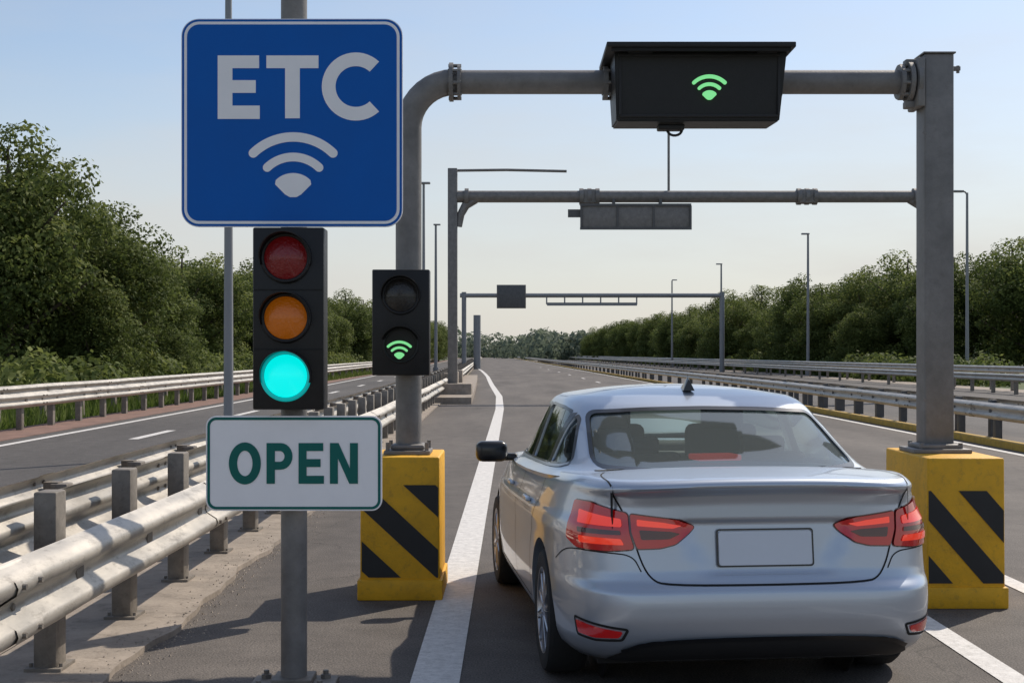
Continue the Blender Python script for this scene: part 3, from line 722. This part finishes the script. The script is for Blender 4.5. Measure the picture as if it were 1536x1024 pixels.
for k in range(260):
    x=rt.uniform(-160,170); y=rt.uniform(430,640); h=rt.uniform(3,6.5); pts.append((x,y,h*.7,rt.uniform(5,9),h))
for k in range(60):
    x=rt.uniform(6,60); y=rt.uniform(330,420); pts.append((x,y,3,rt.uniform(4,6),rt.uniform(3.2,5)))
mass('treeline',pts,90000,1.5,M['leaf_hazed'],8)
rng=np.random.default_rng(4); n=26000
x=rng.uniform(-15.5,-11.1,n); y=18+rng.uniform(0,1,n)**1.5*90; hgt=rng.uniform(.1,.38,n); a=rng.uniform(0,6.28,n)
dx=np.cos(a)*.03; dy=np.sin(a)*.03; lean=rng.normal(0,.08,(n,2))
p=np.stack([np.stack([x-dx,y-dy,np.full(n,-.06)],1),np.stack([x+dx,y+dy,np.full(n,-.06)],1),
  np.stack([x+dx*.2+lean[:,0],y+dy*.2+lean[:,1],hgt],1),np.stack([x-dx*.2+lean[:,0],y-dy*.2+lean[:,1],hgt],1)],1).reshape(-1,3)
me=qmesh('grass',p,rng.uniform(0,1,n),M['blade']); S.collection.objects.link(bpy.data.objects.new('grass',me))

# ------------------------------------------------------------ CAR
def curve(xs,ys,sig=.02,n=800):
    xs=np.array(xs,float); g=np.linspace(xs[0],xs[-1],n); v=np.interp(g,xs,ys)
    s=max(1,sig*n/(1)); k=np.arange(-int(4*s),int(4*s)+1); ker=np.exp(-.5*(k/s)**2); ker/=ker.sum()
    pl=len(k)//2
    ext=np.concatenate([2*v[0]-v[1:pl+1][::-1],v,2*v[-1]-v[-pl-1:-1][::-1]])
    sm=np.convolve(ext,ker,'valid'); return lambda t:float(np.interp(t,g,sm))
def sstep(a,b,x):
    t=min(1,max(0,(x-a)/(b-a))); return t*t*(3-2*t)
LEN=4.62; HL=LEN/2; WID=.955; NR=7.0
Zs=curve([0,.10,.22,.5,1.2,2.0,3.2,3.6,4.1,4.4,4.62],[1.045,1.050,1.056,1.066,1.03,.995,.965,.95,.86,.78,.70],.008)
def D(u,v): return Zs(v)+.035*(1-min(1,abs(u)/.88)**2.4)
zz=[.2,.235,.28,.34,.42,.50,.555,.575,.595,.64,.74,.86,.94,.985,1.010,1.030,1.05]
ri=[.13,.075,.035,.012,.0,.0,.008,.030,.055,.070,.085,.100,.104,.090,.050,.036,.060]
rin=curve([(z-.2)/.85 for z in zz],ri,.007)
win=curve([0,.05,.12,.3,.5,.62,.70,.76,.80,.9,.97,1.0],[.10,.045,.02,.004,.002,.004,.000,.010,.030,.058,.080,.115],.010)
fin=curve([0,.08,.2,.45,.6,.85,1],[.16,.06,.01,.0,.03,.10,.2],.02)
def outline(nr,nf,W_,L_,n):
    a=np.linspace(0,2*np.pi,6001); ca,sa=np.cos(a),np.sin(a)
    ee=np.where(sa<0,nr,nf)
    X=np.sign(ca)*np.abs(ca)**(2/ee); Yv=np.sign(sa)*np.abs(sa)**(2/ee)
    s=np.concatenate([[0],np.cumsum(np.hypot(np.diff(X*W_),np.diff(Yv*L_)))])
    g=np.linspace(0,s[-1],n+1)[:-1]
    return np.interp(g,s,X),np.interp(g,s,Yv)
def loft(rings,capb=True,capt=True):
    V=[];F=[];n=len(rings[0])
    for r in rings: V+=r
    for i in range(len(rings)-1):
        for k in range(n): F.append((i*n+k,i*n+(k+1)%n,(i+1)*n+(k+1)%n,(i+1)*n+k))
    if capb: F.append(tuple(range(n-1,-1,-1)))
    if capt:
        cc=np.mean(np.array(rings[-1]),axis=0); V.append(tuple(cc)); ic=len(V)-1; b=(len(rings)-1)*n
        for k in range(n): F.append((b+k,b+(k+1)%n,ic))
    return V,F
def make_body():
    ox,oy=outline(NR,3.6,WID,HL,300); rings=[]
    T=np.concatenate([np.linspace(0,.4,16),np.linspace(.412,1.0,60)])
    for t in T:
        r=[]
        for a,b in zip(ox,oy):
            ww=(WID-win(t))
            if b<0: v=HL+b*(HL-rin(t))
            else: v=HL+b*(HL-fin(t))
            ww*=(1-.05*max(0,(v-3.4)/1.2)**2-.03*max(0,(.9-v)/.9)**2)
            u=a*ww; z=.2+t*(D(u,v)-.2)
            z+= (1-t)**3*(.05*max(0,1-v/.5)) if v<.5 else 0
            if v<.4:
                hw=.30+.10*sstep(.64,.88,z)
                v+=.018*(1-sstep(hw-.03,hw+.03,abs(u)))*sstep(.625,.655,z)*(1-sstep(.875,.90,z))
            r.append((u,v,z))
        rings.append(r)
    top=rings[-1]
    for s in list(np.linspace(.992,.9,8))+list(np.linspace(.87,.05,30)):
        r=[]
        for (u,v,z) in top:
            uu=u*s; vv=HL+(v-HL)*s; r.append((uu,vv,D(uu,vv)+(.004 if s<.985 else .002)))
        rings.append(r)
    return loft(rings)
CAR=empty('car',(1.195,6.15,0),math.radians(6.0))
def cm(name,V,F,material,smooth=True,auto=None): return mesh(name,V,F,material,CAR,smooth=smooth,world=False,auto=auto)
Vb,Fb=make_body()
bvh_body=BVHTree.FromPolygons([Vector(v) for v in Vb],Fb)
body=cm('body',Vb,Fb,M['car'])
gw=curve([0,.06,.14,.3,.6,.85,.95,1.0],[.905,.86,.838,.812,.765,.720,.690,.645],.012)
gr=curve([0,.05,.12,.22,.6,.9,1.0],[.34,.46,.57,.68,1.03,1.34,1.50],.015)
gf=curve([0,.1,.3,.9,1.0],[3.75,3.55,3.3,2.72,2.5],.015)
GZ1=1.425
def make_green():
    ox,oy=outline(4.3,3.4,.80,1.5,240); rings=[]
    for t in np.linspace(0,1,44):
        r=[]
        vr,vf,ww=gr(t),gf(t),gw(t); mid=2.15
        for a,b in zip(ox,oy):
            v=mid+b*(mid-vr) if b<0 else mid+b*(vf-mid)
            zb=D(.80,v)-.02
            u=a*ww; z=zb+t*(GZ1-zb)
            r.append((u,v,z))
        rings.append(r)
    top=rings[-1]; mid=2.1
    for s in np.linspace(.975,.04,26):
        rings.append([(u*s,mid+(v-mid)*s,z+.060*(1-s**2.0)) for (u,v,z) in top])
    return loft(rings,capb=False)
Vg,Fg=make_green()
bvh_g=BVHTree.FromPolygons([Vector(v) for v in Vg],Fg)
green=cm('roof',Vg,Fg,M['car'])
def roundpoly(pts,r=.03,n=5):
    out=[];m=len(pts)
    for i in range(m):
        p=Vector(pts[i]);a=Vector(pts[i-1]);b=Vector(pts[(i+1)%m])
        da=(a-p);db=(b-p); ra=min(r,da.length*.45,db.length*.45)
        p1=p+da.normalized()*ra;p2=p+db.normalized()*ra
        for k in range(n+1):
            t=k/n; q=p1*(1-t)**2+p*2*t*(1-t)+p2*t*t; out.append((q.x,q.y))
    return out
def area(p): return sum(p[i][0]*p[(i+1)%len(p)][1]-p[(i+1)%len(p)][0]*p[i][1] for i in range(len(p)))/2
def grow(p,d):
    s=1 if area(p)>0 else -1; out=[];m=len(p)
    for i in range(m):
        a=Vector(p[i-1]);b=Vector(p[(i+1)%m]); t=(b-a)
        if t.length<1e-9: out.append(p[i]); continue
        t.normalize(); out.append((p[i][0]+t.y*d*s,p[i][1]-t.x*d*s))
    return out
rear_w=roundpoly([(-.695,1.095),(-.35,1.080),(0,1.076),(.35,1.080),(.695,1.095),(.635,1.345),(.32,1.362),(0,1.367),(-.32,1.362),(-.635,1.345)],.05)
front_w=roundpoly([(-.70,1.03),(.70,1.03),(.60,1.34),(0,1.36),(-.60,1.34)],.04)
sw=[roundpoly([(2.24,1.03),(3.22,1.02),(3.02,1.16),(2.72,1.345),(2.24,1.368)],.03),
    roundpoly([(1.50,1.055),(2.16,1.035),(2.16,1.368),(1.72,1.360),(1.52,1.34)],.03),
    roundpoly([(1.04,1.100),(1.12,1.075),(1.43,1.06),(1.44,1.325),(1.36,1.30)],.025)]
def prism(poly,axis,a,b):
    n=len(poly)
    f=(lambda p,t:(p[0],t,p[1])) if axis=='v' else (lambda p,t:(t,p[0],p[1]))
    V=[f(p,a) for p in poly]+[f(p,b) for p in poly]
    F=[tuple(range(n)),tuple(range(2*n-1,n-1,-1))]+[(i,i+n,(i+1)%n+n,(i+1)%n) for i in range(n)]
    o=mesh('cut',V,F,M['trim']); bm=bmesh.new(); bm.from_mesh(o.data); bmesh.ops.recalc_face_normals(bm,faces=bm.faces); bm.to_mesh(o.data); bm.free()
    return o
def eval_to(o):
    bpy.context.view_layer.update()
    dg=bpy.context.evaluated_depsgraph_get(); return bpy.data.meshes.new_from_object(o.evaluated_get(dg))
def bake(o,cutters,solid=None):
    if solid:
        m=o.modifiers.new('s','SOLIDIFY'); m.thickness=solid; m.offset=-1
        me=eval_to(o); o.modifiers.clear(); o.data=me
    bm=bmesh.new(); bm.from_mesh(o.data); bmesh.ops.recalc_face_normals(bm,faces=bm.faces); bm.to_mesh(o.data); bm.free()
    for ci,cobj in enumerate(cutters):
        co=np.empty(len(o.data.vertices)*3); o.data.vertices.foreach_get('co',co); co=co.reshape(-1,3); mn0,mx0=co.min(0),co.max(0)
        ok=False
        for sv in ('EXACT','FAST'):
            for js in (0,.0017,-.0023):
                cobj.location=(js,js*.7,js*.4)
                m=o.modifiers.new('b','BOOLEAN'); m.operation='DIFFERENCE'; m.object=cobj; m.solver=sv
                me=eval_to(o); o.modifiers.clear()
                if len(me.vertices)==0: continue
                c2=np.empty(len(me.vertices)*3); me.vertices.foreach_get('co',c2); c2=c2.reshape(-1,3)
                A1=sum(p.area for p in o.data.polygons); A2=sum(p.area for p in me.polygons)
                if np.abs(c2.min(0)-mn0).max()<.03 and np.abs(c2.max(0)-mx0).max()<.03 and A2>A1*.72 and A2<A1*1.15:
                    ok=True; break
            if ok: break
        print('cut',ci,ok,sv,round(A1,2),round(A2,2))
        if ok: o.data=me
        bpy.data.objects.remove(cobj)
    o.data.polygons.foreach_set('use_smooth',[True]*len(o.data.polygons)); o.data.set_sharp_from_angle(angle=math.radians(38))
green.parent=None; body.parent=None
bake(green,[prism(rear_w,'v',-.3,1.50),prism(front_w,'v',2.66,4.5)]+[prism(s,'u',-1.5,-.35) for s in sw]+[prism(s,'u',.35,1.5) for s in sw],solid=.028)
cut=[]
for v in (.98,3.68):
    bm=bmesh.new(); bm_cyl(bm,(-1.3,v,.325),(1.3,v,.325),.375,seg=64); cut.append(from_bm('cut',bm,M['trim']))
bake(body,cut)
green.parent=CAR; body.parent=CAR
_a=np.linspace(0,np.pi/2,4000); _X=(WID-.02)*np.sin(_a)**(2/NR); _Y=.08+(HL-.08)*(1-np.cos(_a)**(2/NR))
_s=np.concatenate([[0],np.cumsum(np.hypot(np.diff(_X),np.diff(_Y)))])
def wrap(s):
    q=abs(s); e=.03
    x=np.interp(q,_s,_X);y=np.interp(q,_s,_Y); tx=np.interp(q+e,_s,_X)-np.interp(max(0,q-e),_s,_X); ty=np.interp(q+e,_s,_Y)-np.interp(max(0,q-e),_s,_Y)
    n=Vector((ty,-tx,0)).normalized(); p=Vector((x,y,0))
    if s<0: p.x*=-1; n.x*=-1
    return p,n
DIRS={'rear':(lambda a,b:Vector((a,-3,b)),Vector((0,1,0))),'front':(lambda a,b:Vector((a,8,b)),Vector((0,-1,0))),
      'left':(lambda a,b:Vector((-3,a,b)),Vector((1,0,0))),'right':(lambda a,b:Vector((3,a,b)),Vector((-1,0,0))),'top':(lambda a,b:Vector((a,b,4)),Vector((0,0,-1)))}
def proj(bvh,side,a,b,off):
    if side=='wrap':
        p,n=wrap(a); o=p+n*.8; o.z=b; d=-n
    else:
        f,d=DIRS[side]; o=f(a,b)
    hit,nm,_,_=bvh.ray_cast(o,d)
    if hit is None: hit,nm,_,_=bvh.find_nearest(o+d*(.8 if side=='wrap' else 3.5))
    if nm.dot(d)>0: nm=-nm
    return hit+nm*off
def patch(name,bvh,side,poly,off,material,res=.03):
    P_=[]
    m=len(poly)
    for i in range(m):
        a=Vector(poly[i]);b=Vector(poly[(i+1)%m]); k=max(1,int((b-a).length/res))
        for j in range(k): P_.append(a+(b-a)*j/k)
    nb=len(P_); xs=[p.x for p in P_]; ys=[p.y for p in P_]
    def inside(x,y):
        r=False
        for i in range(nb):
            a,b=P_[i],P_[(i+1)%nb]
            if (a.y>y)!=(b.y>y) and x<(b.x-a.x)*(y-a.y)/(b.y-a.y)+a.x: r=not r
        return r
    pts=list(P_); x=min(xs)+res*.5
    while x<max(xs):
        y=min(ys)+res*.5
        while y<max(ys):
            if inside(x,y) and min((Vector((x,y))-p).length for p in P_)>res*.4: pts.append(Vector((x,y)))
            y+=res
        x+=res
    vs,es,fs,*_=geometry.delaunay_2d_cdt(pts,[(i,(i+1)%nb) for i in range(nb)],[],1,1e-5)
    V=[proj(bvh,side,v[0],v[1],off) for v in vs]
    o=cm(name,V,fs,material)
    bm=bmesh.new(); bm.from_mesh(o.data); bmesh.ops.recalc_face_normals(bm,faces=bm.faces); bm.to_mesh(o.data); bm.free(); return o
def strip(name,bvh,side,line,wd,off,material,res=.02,closed=False):
    pts=[Vector(p) for p in line]
    if closed: pts.append(pts[0])
    Q=[]
    for i in range(len(pts)-1):
        a,b=pts[i],pts[i+1]; k=max(1,int((b-a).length/res)); Q+=[a+(b-a)*j/k for j in range(k)]
    if not closed: Q.append(pts[-1])
    n=len(Q);V=[];F=[]
    for i in range(n):
        t=(Q[(i+1)%n]-Q[i-1]) if closed else (Q[min(i+1,n-1)]-Q[max(i-1,0)])
        t.normalize(); nn=Vector((-t.y,t.x))*wd/2
        V+=[proj(bvh,side,*(Q[i]+nn),off),proj(bvh,side,*(Q[i]-nn),off)]
    for i in range(n if closed else n-1):
        j=(i+1)%n; F.append((2*i,2*i+1,2*j+1,2*j))
    return cm(name,V,F,material)
mir=lambda p:[(-a,b) for a,b in p]
def smoothline(pts,k=3):
    P_=[Vector(p) for p in pts]
    for _ in range(k):
        Q=[P_[0]]
        for i in range(len(P_)-1): Q+=[P_[i]*.75+P_[i+1]*.25,P_[i]*.25+P_[i+1]*.75]
        Q.append(P_[-1]); P_=Q
    return [(p.x,p.y) for p in P_]
patch('rear_window',bvh_g,'rear',grow(rear_w,.012),-.008,M['glass'],.05)
strip('rear_window_seal',bvh_g,'rear',rear_w,.018,.0015,M['trim'],closed=True)
patch('windscreen',bvh_g,'front',grow(front_w,.012),-.008,M['glass'],.06)
for sd in ('left','right'):
    for i,s in enumerate(sw):
        patch('side_window',bvh_g,sd,grow(s,.012),-.008,M['glass_s'],.06)
        strip('window_seal',bvh_g,sd,s,.016,.0015,M['trim'],closed=True)
    strip('b_pillar',bvh_g,sd,[(2.20,1.03),(2.20,1.37)],.07,.002,M['trim'])
    strip('c_pillar_trim',bvh_g,sd,[(1.465,1.06),(1.48,1.335)],.05,.002,M['trim'])
    strip('belt_trim',bvh_g,sd,smoothline([(1.04,1.085),(1.2,1.055),(2.2,1.024),(3.25,1.008)]),.014,.004,M['rim'])
    strip('door_gap',bvh_body,sd,smoothline([(2.18,.97),(2.17,.7),(2.16,.32)]),.007,.0012,M['blackm'])
    strip('door_gap',bvh_body,sd,smoothline([(3.15,.93),(3.22,.7),(3.16,.42),(3.08,.32)]),.007,.0012,M['blackm'])
    strip('door_gap',bvh_body,sd,smoothline([(1.28,1.0),(1.25,.85),(1.42,.6),(1.42,.42),(1.45,.32)]),.007,.0012,M['blackm'])
    strip('sill_gap',bvh_body,sd,[(1.45,.315),(3.08,.315)],.007,.0012,M['blackm'])
    strip('sill_trim',bvh_body,sd,[(1.38,.235),(3.28,.235)],.05,.003,M['plastic'])
    for vv in (1.62,2.62):
        q=proj(bvh_body,sd,vv,.835,.018); box('door_handle',q,(.03,.19,.026),M['car'],CAR,bev=.01,world=False)
lid=smoothline([(-.715,1.02),(-.665,.93),(-.63,.84),(-.59,.70),(-.545,.625),(-.48,.602),(0,.598),(.48,.602),(.545,.625),(.59,.70),(.63,.84),(.665,.93),(.715,1.02)],2)
strip('boot_gap',bvh_body,'rear',lid,.008,.0015,M['blackm'])
for f in (lambda p:p,mir):
    strip('boot_gap_top',bvh_body,'top',f(smoothline([(-.715,.14),(-.735,.3),(-.725,.42),(-.69,.5)])),.007,.0015,M['blackm'])
TL_out=[(-1.06,.962),(-.90,.965),(-.655,.925),(-.648,.84),(-.622,.762),(-.75,.750),(-.95,.750),(-1.05,.785)]
TL_in=[(-.643,.922),(-.50,.905),(-.40,.893),(-.335,.862),(-.36,.835),(-.43,.785),(-.50,.768),(-.608,.764),(-.636,.84)]
for f in (lambda p:p,mir):
    patch('tail_light_base',bvh_body,'wrap',f(grow(roundpoly(TL_out,.02),.006)),.002,M['tail_d'],.02)
    patch('tail_light',bvh_body,'wrap',f(roundpoly(TL_out,.02)),.010,M['tail'],.02)
    patch('tail_light_base_in',bvh_body,'wrap',f(grow(roundpoly(TL_in,.012),.006)),.002,M['tail_d'],.02)
    patch('tail_light_in',bvh_body,'wrap',f(roundpoly(TL_in,.012)),.010,M['tail'],.02)
    patch('lamp_cell',bvh_body,'wrap',f(roundpoly([(-.98,.925),(-.685,.898),(-.683,.860),(-.96,.862)],.012)),.014,M['tail_b'],.02)
    patch('lamp_cell_mid',bvh_body,'wrap',f(roundpoly([(-.95,.845),(-.69,.845),(-.685,.825),(-.94,.822)],.008)),.014,M['tail_d'],.02)
    patch('lamp_cell_low',bvh_body,'wrap',f(roundpoly([(-.93,.808),(-.685,.808),(-.668,.780),(-.92,.778)],.01)),.014,M['tail_b'],.02)
    patch('lamp_cell_in',bvh_body,'wrap',f(roundpoly([(-.61,.898),(-.49,.885),(-.405,.868),(-.44,.856),(-.61,.868)],.006)),.014,M['tail_b'],.02)
    patch('lamp_dark_in',bvh_body,'wrap',f(roundpoly([(-.60,.850),(-.45,.842),(-.41,.832),(-.46,.808),(-.59,.805)],.01)),.014,M['tail_d'],.02)
    patch('reflector',bvh_body,'wrap',f(roundpoly([(-.93,.412),(-.84,.405),(-.665,.392),(-.68,.362),(-.80,.347),(-.92,.352)],.012)),.005,M['tail'],.02)
    strip('reflector_recess',bvh_body,'wrap',f(roundpoly([(-.945,.424),(-.84,.417),(-.645,.402),(-.67,.350),(-.80,.335),(-.935,.340)],.012)),.012,.002,M['blackm'],closed=True)
    strip('bumper_gap',bvh_body,'wrap',f(smoothline([(-.59,.66),(-.63,.735),(-.75,.742),(-.98,.742),(-1.10,.72),(-1.22,.66)])),.006,.0015,M['blackm'])
patch('bumper_valance',bvh_body,'rear',roundpoly([(-.74,.232),(-.66,.31),(-.56,.352),(0,.362),(.56,.352),(.66,.31),(.74,.232)],.03),.006,M['plastic'],.03)
strip('valance_lip',bvh_body,'rear',smoothline([(-.68,.30),(-.56,.352),(0,.362),(.56,.352),(.68,.30)],2),.02,.012,M['trim'])
strip('plate_frame',bvh_body,'rear',rrect(0,.762,.458,.168,.012),.008,.012,M['trim'],closed=True)
def flatq(name,cx_,cz_,w_,h_,material,off):
    a=proj(bvh_body,'rear',cx_,cz_+h_/2,off);b=proj(bvh_body,'rear',cx_,cz_-h_/2,off)
    P_=rrect(cx_,0,w_,h_,.012); V=[]
    for (x,z) in P_:
        t=(z+h_/2)/h_; y=b.y+(a.y-b.y)*t; V+= [(x,y,cz_+z)]
    n=len(V); V2=[(v[0],v[1]+.02,v[2]) for v in V]
    F=[tuple(range(n))]+[(i,i+n,(i+1)%n+n,(i+1)%n) for i in range(n)]
    o=cm(name,V+V2,F,material,smooth=False); bm=bmesh.new(); bm.from_mesh(o.data); bmesh.ops.triangulate(bm,faces=[f for f in bm.faces if len(f.verts)>4]); bmesh.ops.recalc_face_normals(bm,faces=bm.faces); bm.to_mesh(o.data); bm.free()
flatq('number_plate',0,.762,.445,.155,M['plate'],.016)
def wheel(u,v,sg):
    V=[];F=[];n=56
    prof=[(.215,-.085),(.225,-.1),(.27,-.108),(.305,-.1),(.320,-.078),(.322,0),(.320,.078),(.305,.1),(.27,.108),(.225,.1),(.215,.085)]
    for i in range(n):
        a=2*math.pi*i/n
        for r,o in prof: V.append((u+sg*o,v+r*math.cos(a),.322+r*math.sin(a)))
    m=len(prof)
    for i in range(n):
        for j in range(m-1): F.append((i*m+j,i*m+j+1,((i+1)%n)*m+j+1,((i+1)%n)*m+j))
    cm('tyre',V,F,M['tyre'],auto=40)
    V=[];F=[]
    prof=[(.218,-.08),(.212,-.02),(.206,.06),(.218,.098),(.224,.1),(.226,.09)]; m=len(prof)
    for i in range(n):
        a=2*math.pi*i/n
        for r,o in prof: V.append((u+sg*o,v+r*math.cos(a),.322+r*math.sin(a)))
    for i in range(n):
        for j in range(m-1): F.append((i*m+j,i*m+j+1,((i+1)%n)*m+j+1,((i+1)%n)*m+j))
    cm('rim_barrel',V,F,M['rim'],auto=40)
    bm=bmesh.new(); bm_cyl(bm,(u+sg*.02,v,.322),(u+sg*.095,v,.322),.055,.045,24)
    for k in range(10):
        a=2*math.pi*k/10; rot=Matrix.Rotation(a,3,'X')
        bm_box(bm,Vector((u+sg*.080,v,.322))+rot@Vector((0,0,.125)),(.028,.026,.175),.006,1,rot=rot)
    from_bm('spokes',bm,M['rim'],CAR,smooth=True,world=False,auto=40)
    bm=bmesh.new(); bm_cyl(bm,(u-sg*.03,v,.322),(u-sg*.01,v,.322),.15,seg=24); from_bm('brake_disc',bm,M['pipe_d'],CAR,world=False)
for v in (.98,3.68):
    for sg in (-1,1): wheel(sg*(.838 if v<2 else .828),v,sg)
    V=[];F=[];n=32
    for i in range(n+1):
        a=math.radians(-10+200*i/n)
        for uu in (-.90,.90): V.append((uu,v+.372*math.cos(a),.325+.372*math.sin(a)))
    for i in range(n): F.append((2*i,2*i+1,2*i+3,2*i+2))
    cm('wheel_well',V,F,M['blackm'])
    for uu in (-.65,.65):
        bm=bmesh.new(); bm_cyl(bm,(uu-.005,v,.325),(uu+.005,v,.325),.371,seg=32); from_bm('well_liner',bm,M['blackm'],CAR,world=False)
box('underbody',(0,2.3,.23),(1.5,3.9,.10),M['blackm'],CAR,world=False)
patch('parcel_shelf',bvh_body,'top',roundpoly([(-.70,.62),(.70,.62),(.74,2.0),(.66,3.2),(-.66,3.2),(-.74,2.0)],.1),.004,M['shelf'],.08)
bm=bmesh.new()
for uu in (-.36,.36):
    bm_box(bm,(uu,1.34,1.07),(.50,.10,.10),.04,3,rot=Matrix.Rotation(.2,3,'X'))
    bm_box(bm,(uu,1.34,1.15),(.25,.08,.12),.035,3,rot=Matrix.Rotation(.2,3,'X'))
    bm_box(bm,(uu,2.25,1.10),(.46,.11,.26),.05,3); bm_box(bm,(uu,2.22,1.28),(.27,.09,.17),.04,3)
bm_box(bm,(0,3.0,1.03),(1.2,.3,.08),.04,3); bm_box(bm,(0,2.80,1.36),(.22,.03,.06),.012,2)
from_bm('seats',bm,M['interior'],CAR,smooth=True,world=False,auto=50)
st=[(-.36+.17*math.cos(a),2.72,1.08+.13*math.sin(a)) for a in np.linspace(0,2*math.pi,28)]
tube('steering_wheel',st,.014,M['plastic'],CAR,seg=8,world=False)
box('red_box',(-.03,.90,1.125),(.24,.16,.03),M['redbox'],CAR,bev=.008,world=False,rot=Matrix.Rotation(.12,3,'Z'))
for sg in (-1,1):
    bm=bmesh.new(); bm_box(bm,(sg*1.02,3.06,1.005),(.215,.12,.14),.045,4); bm_box(bm,(sg*.90,3.09,.965),(.12,.06,.05),.015,2)
    from_bm('mirror',bm,M['trim'],CAR,smooth=True,world=False,auto=60)
pf=proj(bvh_g,'top',0,1.78,0)
V=[];F=[]
for k,(v,hh) in enumerate([(0,.052),(.02,.064),(.045,.060),(.08,.045),(.12,.025),(.17,.004)]):
    wv=.006; wb=.034*(1-.5*k/5)
    V+=[(-wb,1.60+v,pf.z-.014),(-wv,1.60+v+.008,pf.z+hh*.85),(0,1.60+v+.01,pf.z+hh),(wv,1.60+v+.008,pf.z+hh*.85),(wb,1.60+v,pf.z-.014)]
for k in range(5):
    for j in range(4): F.append((k*5+j,k*5+j+1,k*5+j+6,k*5+j+5))
F.append((0,1,2,3,4))
cm('antenna_fin',V,F,M['trim'],auto=40)
HLp=[(-.82,.74),(-.50,.70),(-.48,.62),(-.80,.64)]
for f in (lambda p:p,mir): patch('headlight',bvh_body,'front',f(roundpoly(HLp,.02)),.004,M['rim'],.03)
patch('grille',bvh_body,'front',roundpoly([(-.42,.66),(.42,.66),(.36,.36),(-.36,.36)],.04),.004,M['plastic'],.04)
strip('bonnet_gap',bvh_body,'top',smoothline([(-.72,3.6),(-.70,4.1),(-.55,4.4),(0,4.48),(.55,4.4),(.70,4.1),(.72,3.6)],2),.007,.0015,M['blackm'])
print('done',len(bpy.data.objects))
